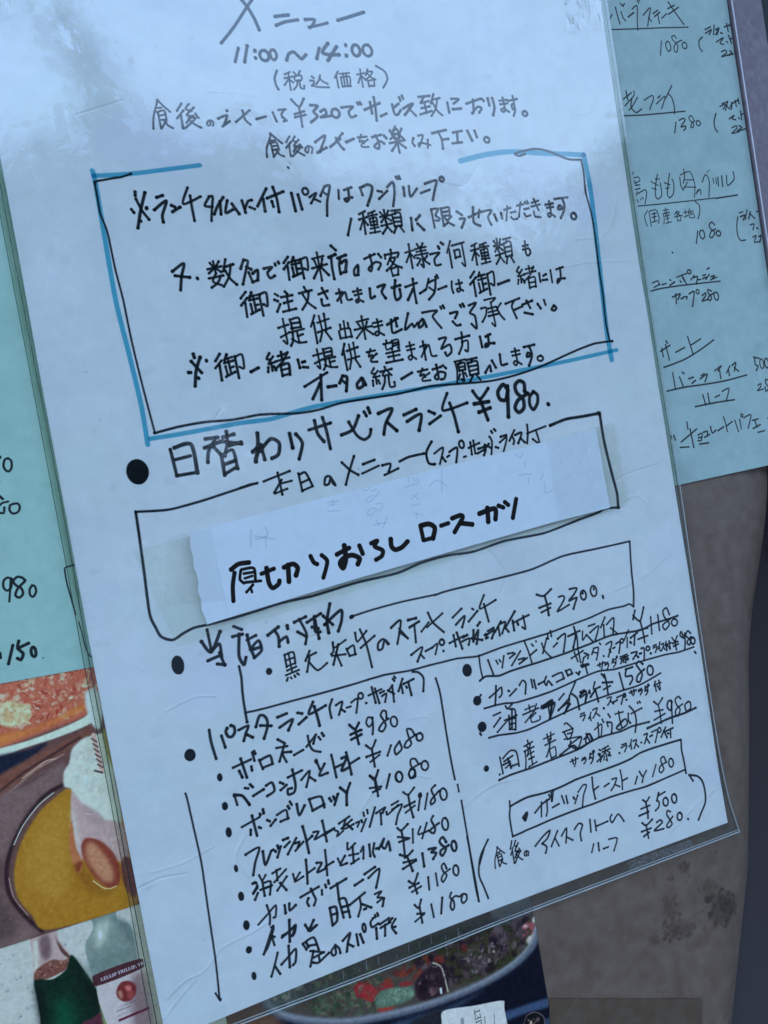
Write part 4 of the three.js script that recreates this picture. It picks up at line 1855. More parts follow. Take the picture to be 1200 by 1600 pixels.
const INK_STRIP = [
[18,609,1876,643,1893,688,1891],
[18,620,1859,603,1806,594,1741],
[11,648,1864,638,1827,652,1807],
[11,652,1867,704,1863,703,1814],
[11,659,1848,705,1846],
[11,659,1827,692,1831],
[11,660,1809,725,1802],
[11,688,1792,656,1767],
[11,676,1784,679,1762],
[18,734,1832,790,1843],
[18,759,1852,758,1788,771,1761,799,1773,805,1786],
[19,836,1840,877,1847,895,1825,882,1795],
[18,855,1847,846,1774],
[19,961,1866,971,1835,984,1825],
[19,1012,1860,1032,1827,1002,1760],
[19,1082,1850,1142,1868],
[19,1122,1883,1119,1824,1100,1784,1089,1808,1112,1829,1151,1833,1182,1812,1170,1788],
[19,1192,1869,1201,1830],
[20,1250,1869,1279,1875,1263,1852,1297,1827,1289,1802,1259,1791],
[20,1345,1870,1343,1837,1359,1818,1392,1823,1424,1844],
[20,1500,1905,1503,1836],
[20,1504,1905,1544,1905,1569,1881,1552,1835],
[20,1507,1835,1552,1837],
[20,1603,1886,1641,1891],
[21,1665,1910,1709,1917,1719,1904,1687,1867,1666,1844],
[21,1706,1879,1762,1863],
[21,1809,1907,1893,1916,1888,1866],
[21,1855,1926,1848,1861],
[21,1916,1927,1940,1914],
[21,1953,1938,1968,1922],
[21,2016,1942,1982,1856]
];
const INK_RIGHT = [
[7,3028,4306,3047,4330],
[7,3077,4370,3083,4322,3089,4285],
[7,3108,4348,3115,4319,3127,4302],
[7,3111,4391,3126,4377],
[7,3127,4382,3138,4390],
[7,3149,4323,3188,4346],
[7,3182,4365,3215,4382,3203,4309,3197,4255],
[7,3223,4408,3228,4397],
[7,3234,4414,3236,4410],
[7,3247,4335,3298,4374,3277,4315,3264,4277],
[7,3278,4323,3293,4303],
[7,3313,4345,3345,4363],
[7,3318,4329,3356,4353],
[7,3341,4340,3343,4293],
[7,3363,4321,3399,4346],
[7,3422,4408,3454,4358,3503,4293],
[7,3412,4373,3458,4392],
[7,3412,4344,3483,4382],
[7,3028,4254,3198,4262,3364,4271,3529,4278],
[7,3338,4200,3319,4126],
[7,3384,4198,3391,4189,3394,4175,3392,4160,3386,4150,3377,4147,3369,4153,3364,4165,3363,4179,3367,4192,3375,4199,3384,4198],
[7,3438,4217,3428,4231,3410,4223,3417,4204,3440,4183,3433,4148,3419,4144,3413,4165,3433,4191,3473,4207],
[7,3493,4195,3500,4189,3503,4180,3501,4171,3494,4164,3485,4162,3477,4166,3472,4173,3471,4183,3476,4191,3484,4196,3493,4195],
[8,3615,4226,3589,4205,3586,4170,3600,4150],
[8,3641,4267,3681,4283],
[8,3641,4247,3685,4268,3665,4242],
[8,3708,4292,3695,4242],
[8,3731,4272,3710,4242],
[8,3715,4269,3739,4277,3719,4243],
[8,3745,4252,3756,4250],
[8,3778,4285,3833,4301],
[8,3796,4303,3800,4262],
[8,3823,4307,3825,4274],
[8,3838,4286,3862,4293],
[8,3706,4201,3759,4226,3731,4196,3756,4190],
[8,3778,4205,3784,4200],
[8,3799,4238,3810,4197],
[8,3811,4221,3858,4233],
[8,3733,4149,3761,4158,3766,4143,3728,4122,3771,4131],
[8,3791,4155,3803,4144,3774,4129,3810,4138],
[8,3825,4156,3825,4138],
[8,3683,3865,3715,3874],
[8,3665,3851,3705,3862,3685,3836],
[8,3723,3877,3699,3830],
[8,3711,3853,3730,3835],
[8,3736,3847,3752,3871,3741,3835],
[8,3758,3868,3800,3885],
[8,3776,3883,3778,3850],
[8,3797,3891,3800,3865],
[8,3716,3782,3753,3800,3735,3782,3760,3776],
[8,3781,3787,3787,3781],
[8,3803,3823,3801,3775],
[8,3807,3805,3855,3816],
[8,3725,3732,3757,3743,3758,3728,3719,3702,3770,3710],
[8,3776,3743,3794,3733,3759,3713,3827,3727],
[8,3628,3810,3608,3766,3609,3731,3621,3713],
[7,3038,3894,3094,3927],
[7,3061,3936,3065,3890],
[7,3041,3859,3106,3911,3111,3936],
[7,3091,3898,3078,3852,3105,3823,3142,3841],
[7,3128,3902,3083,3852,3062,3836],
[7,3168,3887,3222,3912,3228,3893,3195,3839],
[7,3258,3899,3275,3910],
[7,3244,3868,3306,3907,3273,3842],
[7,3361,3963,3309,3897],
[7,3330,3924,3351,3897,3357,3850,3351,3816],
[7,3019,3807,3169,3811,3423,3827],
[7,3352,3768,3334,3713],
[7,3377,3779,3405,3789,3414,3778,3381,3744,3413,3748,3408,3733,3396,3725],
[7,3471,3784,3461,3803,3443,3793,3448,3776,3469,3762,3463,3743,3446,3739,3453,3758,3478,3777],
[7,3505,3775,3511,3770,3514,3763,3512,3755,3507,3750,3499,3748,3492,3751,3488,3757,3487,3765,3491,3772,3498,3775,3505,3775],
[6,3027,3512,3018,3494],
[6,3026,3483,3055,3486,3061,3467,3026,3456],
[6,3026,3468,3039,3443],
[6,3029,3443,3057,3446],
[6,3027,3422,3054,3427],
[6,3033,3409,3027,3393],
[6,3038,3401,3085,3418,3092,3398,3072,3347],
[6,3025,3368,3030,3357],
[6,3048,3371,3050,3367],
[6,3060,3379,3064,3372],
[6,3179,3496,3155,3434,3146,3387,3157,3366,3187,3386,3189,3449],
[6,3131,3460,3173,3437],
[6,3162,3472,3187,3471],
[6,3132,3424,3157,3417],
[6,3258,3498,3235,3430,3224,3388,3236,3370,3264,3391,3276,3441,3270,3467],
[6,3217,3450,3249,3438],
[6,3220,3420,3241,3422],
[6,3322,3474,3321,3431,3332,3405],
[6,3327,3487,3388,3504,3409,3471,3413,3423,3399,3365],
[6,3356,3518,3355,3481,3340,3443],
[6,3341,3422,3418,3418],
[6,3353,3460,3406,3458],
[6,3367,3446,3333,3409],
[6,3413,3382,3431,3405,3417,3386,3445,3406,3445,3378],
[6,3466,3444,3491,3480,3507,3475,3514,3440,3496,3363],
[6,3511,3499,3512,3497],
[6,3525,3506,3525,3504],
[6,3542,3461,3543,3435],
[6,3562,3462,3561,3430],
[6,3026,3335,3204,3340,3418,3349,3533,3354],
[6,3080,3308,3057,3282,3058,3248,3064,3227],
[6,3089,3301,3089,3238,3090,3225],
[6,3094,3305,3136,3309,3147,3268,3139,3239],
[6,3104,3288,3133,3293],
[6,3103,3271,3130,3276],
[6,3121,3295,3115,3249],
[6,3099,3246,3131,3252],
[5,3197,3316,3198,3309],
[5,3180,3304,3215,3308],
[5,3190,3299,3194,3290],
[5,3203,3303,3202,3292],
[5,3177,3287,3220,3292],
[5,3179,3286,3179,3258,3172,3232],
[5,3194,3284,3188,3270],
[5,3190,3272,3215,3278],
[5,3191,3258,3210,3262],
[5,3203,3285,3201,3239],
[5,3186,3235,3222,3241],
[5,3270,3297,3252,3279],
[5,3267,3290,3284,3291,3268,3274,3248,3265],
[5,3263,3287,3278,3276,3301,3269],
[5,3263,3269,3265,3243],
[5,3263,3266,3285,3268,3286,3245],
[5,3264,3245,3286,3246],
[5,3313,3286,3337,3289],
[5,3324,3302,3325,3267],
[5,3312,3262,3337,3269],
[5,3342,3283,3374,3292,3371,3274,3362,3278],
[5,3355,3304,3357,3270],
[5,3346,3296,3347,3257,3379,3258,3379,3271],
[6,3400,3341,3423,3318,3418,3280,3401,3248],
[8,3577,3466,3572,3419],
[8,3604,3471,3601,3415],
[8,3638,3472,3635,3419,3686,3450,3687,3491],
[8,3541,3352,3693,3363],
[8,3387,3181,3365,3118],
[8,3419,3184,3426,3176,3429,3163,3427,3151,3420,3141,3412,3139,3403,3144,3398,3154,3397,3167,3402,3179,3410,3185,3419,3184],
[8,3506,3209,3491,3225,3470,3211,3476,3188,3499,3168,3479,3143,3461,3147,3478,3176,3509,3186],
[8,3528,3175,3535,3170,3538,3162,3536,3154,3530,3148,3522,3147,3514,3150,3509,3156,3509,3164,3513,3172,3520,3175,3528,3175],
[8,3673,3242,3658,3201,3654,3141,3671,3113,3702,3114],
[8,3689,3265,3713,3269],
[8,3692,3243,3724,3251,3708,3225],
[8,3744,3277,3723,3227],
[8,3765,3267,3747,3229],
[8,3763,3255,3789,3229],
[8,3811,3264,3836,3272],
[8,3752,3195,3779,3197,3766,3167],
[8,3794,3175,3801,3171],
[8,3758,3126,3782,3133,3764,3098,3795,3099],
[8,3800,3126,3817,3131,3802,3096],
[7,3041,2928,3078,2936,3080,2913],
[7,3047,2904,3088,2918],
[8,3102,2914,3127,2918],
[8,3155,2936,3161,2932],
[8,3150,2907,3184,2922],
[8,3203,2946,3270,2961],
[8,3236,2952,3248,2922],
[8,3244,2940,3259,2904],
[8,3220,2925,3226,2918],
[8,3293,2978,3299,2975,3301,2969,3299,2964,3295,2959,3288,2958,3282,2960,3279,2965,3278,2971,3281,2976,3287,2979,3293,2978],
[8,3317,2946,3292,2925],
[8,3312,2935,3338,2938,3323,2899],
[8,3342,2921,3357,2922],
[8,3375,2941,3394,2945],
[8,3371,2924,3395,2931],
[8,3392,2919,3419,2944],
[8,3410,2974,3426,2979],
[8,3428,2931,3454,2935,3436,2919],
[8,3421,2914,3467,2925],
[8,3155,2843,3207,2856,3188,2829],
[8,3179,2858,3173,2807],
[8,3209,2830,3220,2831],
[8,3225,2837,3250,2838,3244,2826],
[8,3267,2851,3301,2859,3276,2783],
[8,3328,2868,3332,2864,3334,2858,3333,2852,3329,2847,3323,2846,3318,2848,3314,2854,3314,2860,3317,2866,3322,2869,3328,2868],
[8,3351,2835,3375,2847,3372,2830,3345,2806,3386,2811],
[8,3416,2853,3396,2863,3393,2846,3410,2821,3400,2804,3386,2811,3397,2828,3429,2840],
[8,3449,2844,3456,2837,3459,2825,3457,2813,3451,2804,3443,2801,3435,2806,3430,2816,3430,2829,3434,2840,3441,2845,3449,2844],
[8,3023,2886,3080,2894,3237,2900,3485,2902],
[8,3198,3079,3200,3078],
[8,3025,2566,3090,2591],
[8,3035,2579,3037,2536],
[8,3063,2597,3072,2514],
[8,3070,2616,3075,2604],
[8,3121,2550,3181,2569],
[8,3213,2624,3222,2574,3231,2526],
[8,3230,2579,3296,2604],
[8,3030,2479,3162,2504,3278,2544,3381,2589],
[8,3080,2444,3081,2357],
[8,3120,2416,3133,2368],
[8,3143,2439,3152,2432],
[8,3178,2400,3208,2405],
[8,3195,2374,3219,2386],
[8,3263,2407,3282,2414],
[8,3252,2391,3303,2411,3281,2373],
[8,3357,2423,3405,2444,3378,2420],
[8,3389,2419,3389,2377],
[8,3463,2437,3434,2402],
[8,3449,2418,3450,2385],
[8,3479,2438,3507,2450,3488,2407],
[8,3491,2425,3517,2401],
[8,3027,2352,3135,2359,3279,2358,3427,2361,3568,2374],
[8,3253,2302,3261,2248],
[8,3287,2307,3288,2254],
[8,3333,2280,3364,2288],
[8,3386,2306,3433,2315,3402,2251],
[8,3192,2247,3332,2251,3458,2250],
[8,3635,2466,3672,2455],
[8,3641,2456,3639,2426,3656,2412,3641,2392],
[8,3690,2449,3696,2439,3699,2425,3697,2410,3692,2400,3684,2397,3677,2402,3672,2414,3672,2430,3676,2443,3682,2450,3690,2449],
[8,3725,2448,3731,2439,3734,2424,3732,2409,3726,2399,3719,2396,3711,2401,3707,2413,3706,2429,3710,2442,3717,2449,3725,2448],
[8,3636,2308,3657,2315,3653,2297,3627,2279,3670,2283],
[8,3717,2325,3695,2334,3694,2310,3709,2284,3686,2268,3683,2293],
[8,3121,2173,3121,2135],
[8,3066,2073,3177,2127],
[8,3135,2133,3141,2032],
[8,3181,2094,3208,2099,3197,2062,3176,2065],
[8,3182,2079,3204,2079],
[8,3219,2103,3245,2105,3240,2080],
[8,3222,2076,3256,2086],
[8,3271,2126,3276,2092,3303,2103],
[8,3317,2098,3357,2113],
[8,3367,2166,3375,2129,3378,2086],
[8,3376,2114,3421,2134],
[8,3440,2138,3454,2073],
[8,3474,2139,3475,2085],
[8,3496,2165,3499,2162,3500,2158,3499,2153,3496,2150,3492,2149,3488,2151,3486,2155,3486,2159,3488,2163,3491,2166,3496,2165],
[8,3505,2144,3556,2152,3524,2084],
[8,3562,2121,3601,2124],
[8,3577,2119,3585,2081],
[8,3557,2076,3610,2090],
[8,3054,2045,3110,2040],
[8,3183,2044,3241,2042],
[8,3587,2050,3633,2053],
[8,3007,2113,3011,2098],
[8,3024,2114,3030,2090],
[8,3669,2118,3677,2120]
];
const INK_LEFT = [
[8,-203,2497,-202,2493],
[8,-175,2486,-188,2482,-196,2459,-191,2440,-180,2434,-168,2448,-165,2474,-175,2486],
[8,-230,2340,-222,2329],
[8,-205,2315,-227,2313,-236,2306],
[8,-242,2276,-228,2273,-222,2294],
[8,-185,2303,-200,2299,-205,2280,-196,2265,-177,2267,-166,2285,-171,2301,-185,2303],
[8,-247,2009,-259,2016,-275,2006,-280,1980,-270,1965,-253,1974,-245,2008],
[8,-249,2007,-260,1958,-269,1921],
[8,-198,1992,-207,2005,-224,2011,-241,1998,-234,1979,-217,1963,-215,1940,-231,1928,-243,1941,-230,1965,-203,1986],
[8,-176,1967,-188,1952,-190,1930,-180,1921,-166,1939,-167,1961,-176,1967],
[11,-287,1745,-315,1676],
[11,-263,1757,-272,1730,-256,1704,-268,1681,-279,1690],
[11,-264,1731,-230,1740],
[11,-214,1720,-210,1714,-209,1703,-210,1692,-213,1684,-218,1682,-223,1686,-226,1695,-226,1706,-223,1716,-219,1721,-214,1720],
[11,-338,1724,-339,1707],
[5,0,2017,-27,2015,-43,2012,-46,2003,-47,1954,-42,1885,-37,1816],
[4,-31,1783,-26,1736,-24,1681,-14,1638,-3,1628],
[4,-187,1670,-187,1669]
];
const INK_GHOST = [
[5,1293,2103,1317,2107,1326,2090,1312,2078,1289,2082,1264,2071,1265,2056,1285,2060,1307,2075],
[5,1305,2042,1329,2041,1333,2022,1311,2011,1290,2025,1266,2019,1255,2002,1273,1995,1292,2010],
[5,1250,2122,1271,2111,1292,2122],
[5,1083,2087,1136,2086],
[5,1073,2049,1128,2043],
[5,1108,2098,1103,2069],
[5,1081,2073,1119,2074],
[5,1348,1974,1316,1928],
[5,1273,1950,1336,1950],
[5,1292,1969,1302,1938],
[5,1482,2139,1478,2117],
[5,1520,2126,1523,2102,1457,2094],
[5,1483,2056,1518,2027],
[5,1519,2057,1475,2035],
[5,1473,2005,1514,2005],
[5,1474,1967,1520,1951],
[5,1491,1971,1490,1941],
[6,724,2030,707,1955],
[6,787,2029,787,1989,733,1985],
[6,732,2000,820,1969],
[6,780,1991,774,1935],
[5,1655,2149,1635,2038],
[5,1576,2078,1622,2101,1664,2064],
[6,2051,2158,2074,2138,2096,2159],
[6,2098,2119,2092,2088],
[6,2050,2055,2121,2051],
[6,2100,2035,2099,2007],
[6,2187,1993,2183,1945,2230,1953],
[6,2168,2012,2187,2041],
[5,1505,2135,1509,2112]
];
const PRINT_DESSERT = [
["f",[117,76,63],0,-516,1767,209,1596,57,300,-721,590],
["f",[220,111,76],5,-428,1747,60,1631,3,1481,-57,1402,-209,1375,-405,1349,-500,1337],
["b",320,[[239,199,153],[239,226,175],[183,57,37],[220,86,59],[239,143,99],[239,204,145],[239,162,122],[201,98,67]],3,15,-430,1734,33,1624,-24,1475,-78,1421,-256,1388,-493,1374],
["s",150,[[239,199,153],[239,217,166],[183,57,37],[209,60,37],[239,153,107],[161,43,27],[239,185,137]],2,6,10,29,-432,1727,28,1622,-24,1475,-82,1427,-254,1398,-491,1386],
["f",[239,224,157],4,-375,1520,-327,1523,-276,1478,-275,1441,-345,1425,-387,1449],
["b",60,[[239,194,130],[239,239,183],[220,171,107],[239,213,153]],5,15,-374,1525,-273,1493,-281,1434,-388,1444],
["s",30,[[239,239,198],[220,171,107],[239,185,111]],1,4,10,29,-373,1530,-270,1498,-282,1432,-389,1439],
["f",[239,134,59],7,-418,1405,-278,1399,-165,1422,-74,1447,-72,1425,-206,1396,-402,1364],
["f",[239,239,198],2,-452,1347,-309,1354,-186,1369,-70,1397,-23,1447,-10,1436,-51,1365,-192,1338,-314,1329,-458,1312],
["f",[239,239,211],4,-60,1484,-14,1499,-6,1402,-32,1327,-61,1376],
["f",[24,29,44],5,-457,1317,-316,1319,-230,1327,-297,1287,-376,1246,-475,1217],
["f",[142,83,61],5,-297,1287,-171,1316,-61,1349,-77,1312,-165,1277,-335,1210,-489,1133,-473,1225],
["l",[68,36,32],8,3,-447,1177,-330,1236,-227,1273,-109,1316],
["l",[239,201,164],4,1,-346,1211,-255,1254,-211,1255],
["l",[221,173,141],4,2,-453,1140,-362,1192,-282,1235,-180,1265],
["l",[68,36,32],5,2,-456,1123,-353,1176,-263,1208],
["f",[142,105,91],12,-185,1234,-201,1145,-305,1108,-390,1028,-457,917,-486,821,-470,710,-397,582,-586,579,-493,1113,-314,1191],
["f",[106,76,65],14,-519,964,-473,896,-501,773,-461,627,-580,616],
["l",[54,29,30],15,3,-206,1143,-279,1119,-364,1046,-433,949,-468,855,-470,763,-431,664,-382,585],
["l",[239,239,203],4,1,-244,1122,-308,1088,-377,1024,-422,959],
["l",[216,173,147],3,1,-462,834,-458,753,-421,666],
["f",[196,129,30],3,-186,1121,-214,1116,-308,1061,-393,963,-440,853,-444,748,-407,661,-358,584,-39,567,-2,630,20,900,-137,1085],
["f",[209,143,44],18,-212,1081,-323,1007,-390,895,-390,762,-280,697,-212,945],
["f",[159,94,18],15,-207,890,-211,755,-161,670,-88,653,-154,709,-192,803],
["f",[239,232,196],3,-73,1311,-114,1301,-149,1273,-167,1224,-193,1193,-202,1137,-177,1113,-185,1040,-107,973,-15,922,-8,1102,0,1291],
["b",60,[[239,239,209],[221,214,179],[239,239,205],[233,221,177],[236,222,190]],5,23,-146,1291,-15,1282,-23,1051,-165,1126],
["s",40,[[239,239,209],[220,213,179],[239,239,201],[236,222,177]],4,9,13,35,-138,1280,-19,1274,-37,1055,-143,1136],
["f",[220,176,154],4,-179,1103,-156,1064,-107,973,-11,915,-13,758,-52,768,-151,839,-199,822,-205,943],
["f",[239,216,183],8,-183,1050,-184,937,-183,855,-197,887,-198,995],
["f",[204,165,145],6,-149,1048,-82,973,-94,936,-137,976],
["s",18,[[231,185,160],[201,162,145],[239,197,168]],4,8,15,35,-151,1008,-31,916,-35,807,-160,875],
["f",[183,162,67],4,-20,1324,14,1287,20,1176,-1,1143,-19,1214],
["l",[239,190,158],18,1,-57,1312,-50,1152],
["l",[77,49,44],5,1,-67,1299,-50,1280],
["l",[77,49,44],5,1,-66,1277,-49,1258],
["l",[77,49,44],5,1,-65,1255,-48,1236],
["l",[77,49,44],5,1,-64,1232,-47,1214],
["l",[77,49,44],5,1,-63,1210,-46,1192],
["l",[77,49,44],5,1,-62,1188,-45,1170],
["l",[77,49,44],7,1,-78,1166,-51,1150],
["f",[212,122,69],2,-199,990,-223,908,-225,828,-208,771,-188,813,-202,875],
["s",14,[[180,105,13],[231,155,51]],1,3,10,29,-386,920,-202,861,-219,622,-380,678],
["f",[150,65,31],4,-218,812,-213,772,-188,813],
["f",[159,65,42],3,-168,899,-145,900,-109,877,-73,825,-54,758,-59,699,-80,670,-118,683,-158,743,-180,813,-183,869],
["f",[220,143,95],8,-164,876,-139,879,-111,837,-84,762,-84,702,-120,703,-150,757,-170,818],
["b",30,[[239,157,103],[204,120,76],[239,173,118]],2,5,-156,868,-112,832,-85,724,-127,716,-159,793],
["l",[239,207,139],5,1,-162,722,-133,685,-105,670,-79,673],
["f",[134,65,44],3,-29,783,-50,735,-47,651,-14,606,9,737]
];
const PRINT_BOTTLES = [
["f",[225,214,186],0,-680,833,468,439,310,-438,-816,51],
["b",500,[[193,190,169],[231,220,190],[183,176,160],[236,220,188],[165,160,149]],2,9,-607,729,268,421,148,-252,-715,113],
["f",[216,176,153],2,-422,637,-333,619,-330,529,-305,471,-295,434,-349,417,-413,414,-445,394,-435,481],
["f",[137,100,91],6,-397,559,-363,557,-367,483,-390,464,-403,496],
["f",[239,226,190],5,-424,544,-409,544,-421,449,-437,415],
["f",[98,57,46],2,-342,568,-335,525,-311,468,-296,440,-310,446,-332,486],
["f",[140,81,61],2,-436,433,-401,452,-362,457,-331,440,-296,443,-291,425,-323,401,-383,389,-443,393],
["b",40,[[239,171,124],[220,143,107],[51,13,24]],1,5,-431,431,-368,448,-307,436,-331,410,-387,396,-437,399],
["f",[13,43,24],2,-444,399,-448,325,-450,245,-463,6,-197,-106,-208,121,-226,272,-259,372,-294,451,-323,401,-380,380],
["f",[13,86,51],20,-375,297,-334,253,-333,116,-411,94],
["f",[13,13,13],12,-446,391,-452,246,-452,110,-430,318],
["f",[13,23,13],13,-296,440,-232,268,-217,97,-246,191,-281,342],
["f",[98,43,51],2,-306,160,-260,169,-222,182,-212,123,-202,8,-319,56],
["f",[150,157,134],2,-194,584,-106,580,-99,531,-53,487,-51,339,-45,224,-58,-52,-197,-106,-219,125,-227,294,-240,422,-235,478,-196,530],
["f",[204,204,169],10,-184,539,-129,534,-160,462,-200,449],
["f",[117,129,113],10,-111,554,-55,479,-56,368,-81,461],
["f",[137,147,126],13,-233,406,-81,405,-56,340,-222,325],
["f",[239,239,220],4,-180,507,-169,509,-169,482,-180,475],
["f",[144,157,85],5,-222,270,-203,174,-193,4,-221,15,-227,156],
["f",[228,204,184],1,-223,290,-43,299,-43,-58,-178,-2],
["f",[159,124,113],13,-97,255,-37,272,-34,51,-43,-58,-116,-28],
["f",[89,43,44],1,-227,338,-45,342,-40,301,-223,292],
["f",[137,46,42],2,-155,244,-135,270,-105,269,-81,244,-82,210,-104,186,-134,189,-155,216],
["f",[231,117,99],3,-118,252,-99,245,-100,223,-117,230],
["f",[201,136,103],3,-151,237,-136,237,-136,209,-146,208],
["f",[180,76,65],3,-113,222,-90,219,-100,195,-118,196],
["l",[115,78,78],3,1,-168,160,-144,162],
["l",[115,78,78],3,1,-139,160,-108,162],
["l",[106,29,44],10,1,-164,120,-47,127],
["l",[159,124,115],2,1,-169,139,-54,144]
];
const PRINT_SALAD = [
["f",[13,13,27],0,102,845,2071,225,1825,-1097,-95,-262],
["f",[117,78,55],16,29,139,418,164,437,-49,466,-208,-37,-230],
["f",[87,73,59],3,409,36,499,134,896,170,1353,198,1798,48,1781,-177,1724,-249,1607,-304,1427,-327,1223,-331,999,-300,759,-242,564,-152,467,-75],
["f",[108,110,95],8,439,39,541,44,584,-46,530,-100,451,-54],
["b",30,[[163,153,130],[92,98,83],[199,185,156],[71,73,59]],8,25,447,6,599,37,604,-99,489,-84],
["f",[58,54,27],12,1113,-32,1513,-49,1746,-131,1684,-273,1501,-303,1204,-254],
["b",160,[[71,86,55],[44,65,39],[109,115,79],[89,100,67],[49,60,37],[137,120,83],[83,60,42]],4,20,571,-116,654,16,864,-2,971,-103,940,-276,703,-213],
["b",170,[[71,49,51],[44,25,32],[92,68,65],[109,86,83],[68,46,37],[27,13,24]],6,31,1133,-101,1513,-49,1752,-100,1689,-242,1468,-291,1165,-286],
["b",40,[[150,129,122],[183,157,145],[117,100,99],[89,76,76]],3,13,1335,-177,1529,-151,1528,-248,1385,-275],
["b",12,[[140,46,32],[150,54,32],[109,33,24]],15,27,964,-147,1102,-90,1367,-93,1426,-146,1084,-192],
["f",[161,43,42],4,822,-114,847,-99,887,-114,909,-153,894,-184,851,-180,822,-150],
["f",[172,49,46],4,855,-157,890,-137,929,-161,941,-203,913,-216,872,-200],
["f",[164,51,49],3,937,-152,975,-151,1006,-178,993,-195,950,-185],
["f",[150,49,42],3,1035,-177,1073,-179,1101,-202,1079,-216,1043,-202],
["f",[204,95,83],4,844,-116,868,-119,858,-137,840,-133],
["f",[185,57,37],6,913,-250,958,-246,992,-272,970,-288,921,-275],
["f",[100,122,93],4,906,-202,958,-178,1080,-210,1100,-245,1069,-271,980,-267,914,-248],
["b",26,[[129,150,116],[89,115,87],[156,171,134],[112,134,103]],6,18,915,-205,969,-189,1079,-216,1084,-258,945,-248],
["f",[49,29,32],6,1105,-216,1154,-166,1238,-156,1281,-195,1263,-293,1193,-313,1115,-289],
["b",14,[[92,60,59],[126,86,81],[27,13,18]],9,22,1129,-210,1251,-177,1257,-290,1148,-289],
["l",[239,222,175],6,2,1211,-143,1250,-183,1261,-304],
["f",[239,239,214],2,1223,-274,1233,-275,1231,-303,1222,-299],
["b",20,[[239,204,179],[215,110,111],[183,86,83],[239,239,205]],7,20,1693,-129,1769,-123,1761,-209,1691,-236],
["s",130,[[74,98,61],[109,124,81],[44,65,37],[71,86,55],[92,100,65]],2,7,9,26,570,-119,653,11,979,-60,940,-276,703,-213],
["s",120,[[83,57,59],[109,86,83],[27,13,21],[123,98,95],[58,33,32]],2,8,9,31,1130,-116,1510,-64,1749,-116,1670,-252,1469,-285,1172,-280],
["s",50,[[137,155,118],[86,110,82],[156,171,132],[109,131,101]],2,6,9,24,914,-211,969,-189,1085,-218,1084,-258,951,-253],
["s",40,[[140,129,111],[95,93,79],[161,148,126]],2,6,8,25,446,1,598,32,603,-102,489,-84],
["l",[109,110,113],37,7,409,36,436,-54,484,-111,575,-175,756,-256,998,-309,1222,-334,1443,-333,1613,-306,1731,-251,1788,-163],
["l",[172,167,160],12,7,416,24,447,-61,495,-113,585,-169,758,-247,999,-300,1224,-325,1445,-324,1608,-294,1719,-237,1780,-143],
["f",[56,68,81],9,959,-346,1248,-373,1454,-366,1207,-414,1041,-426],
["f",[40,36,39],6,1028,-499,1034,-392,1116,-371,1219,-387,1193,-567],
["f",[71,86,107],6,1525,-514,1638,-519,1767,-533,1766,-576,1648,-562,1525,-553],
["f",[63,76,95],6,1551,-603,1762,-634,1765,-702,1541,-661],
["f",[13,13,13],2,1615,-608,1643,-573,1693,-574,1729,-614,1719,-670,1659,-679],
["l",[140,115,99],4,1,1613,-614,1639,-575,1686,-574,1726,-613,1725,-659],
["b",10,[[183,138,115],[231,185,153]],3,13,1638,-598,1702,-604,1699,-662,1636,-650],
["f",[239,226,203],1,1223,-385,1376,-419,1523,-451,1530,-490,1496,-691,1174,-559,1202,-443],
["l",[92,98,99],3,1,1421,-492,1415,-561],
["l",[92,98,99],3,1,1472,-496,1463,-567],
["l",[159,153,145],16,2,1307,-460,1302,-522]
];
const PRINT_BROWN = [
["f",[81,64,50],11,2652,-129,2699,-147,2701,-180,2659,-180,2639,-152],
["f",[92,73,56],11,2518,-266,2563,-289,2589,-375,2543,-394,2511,-348],
["f",[84,66,53],13,2503,-436,2585,-437,2676,-491,2646,-516,2556,-505],
["f",[92,73,56],9,2401,-456,2441,-456,2450,-495,2416,-503],
["f",[71,57,46],15,2811,-410,2877,-382,2958,-417,2956,-497,2891,-539,2804,-494],
["f",[92,73,56],9,2786,-272,2872,-316,2858,-347,2778,-356],
["b",26,[[80,61,45],[71,54,42],[92,72,54]],3,15,2645,-119,2707,-147,2700,-187,2643,-175],
["b",14,[[92,72,54],[83,64,47]],2,11,2571,-137,2603,-169,2593,-221,2565,-212],
["b",30,[[92,72,54],[80,61,45]],3,15,2497,-245,2591,-277,2608,-403,2510,-397],
["b",60,[[80,61,45],[71,54,42],[92,72,54]],3,16,2486,-395,2598,-414,2701,-493,2649,-545,2472,-509],
["b",16,[[83,64,47],[92,72,54]],3,11,2394,-446,2450,-452,2449,-501,2407,-507],
["b",90,[[68,51,39],[58,46,37],[80,61,45]],4,22,2784,-372,2892,-351,2995,-408,2972,-531,2885,-573,2768,-502],
["b",24,[[83,64,47],[92,72,54]],2,11,2781,-249,2883,-305,2881,-362,2764,-386],
["b",8,[[92,72,54]],2,9,2849,-122,2907,-133,2899,-174,2849,-165],
["b",110,[[95,74,56],[87,68,50],[100,79,60]],2,11,2463,-212,2725,-142,2935,-283,2945,-576,2680,-606,2410,-490],
["s",16,[[92,72,54],[98,77,58]],2,5,15,51,2518,-266,2749,-239,2933,-409,2826,-516,2532,-499],
["s",14,[[92,72,54],[98,77,58]],2,4,22,57,2420,-743,2528,-784,2527,-876,2390,-815]
];

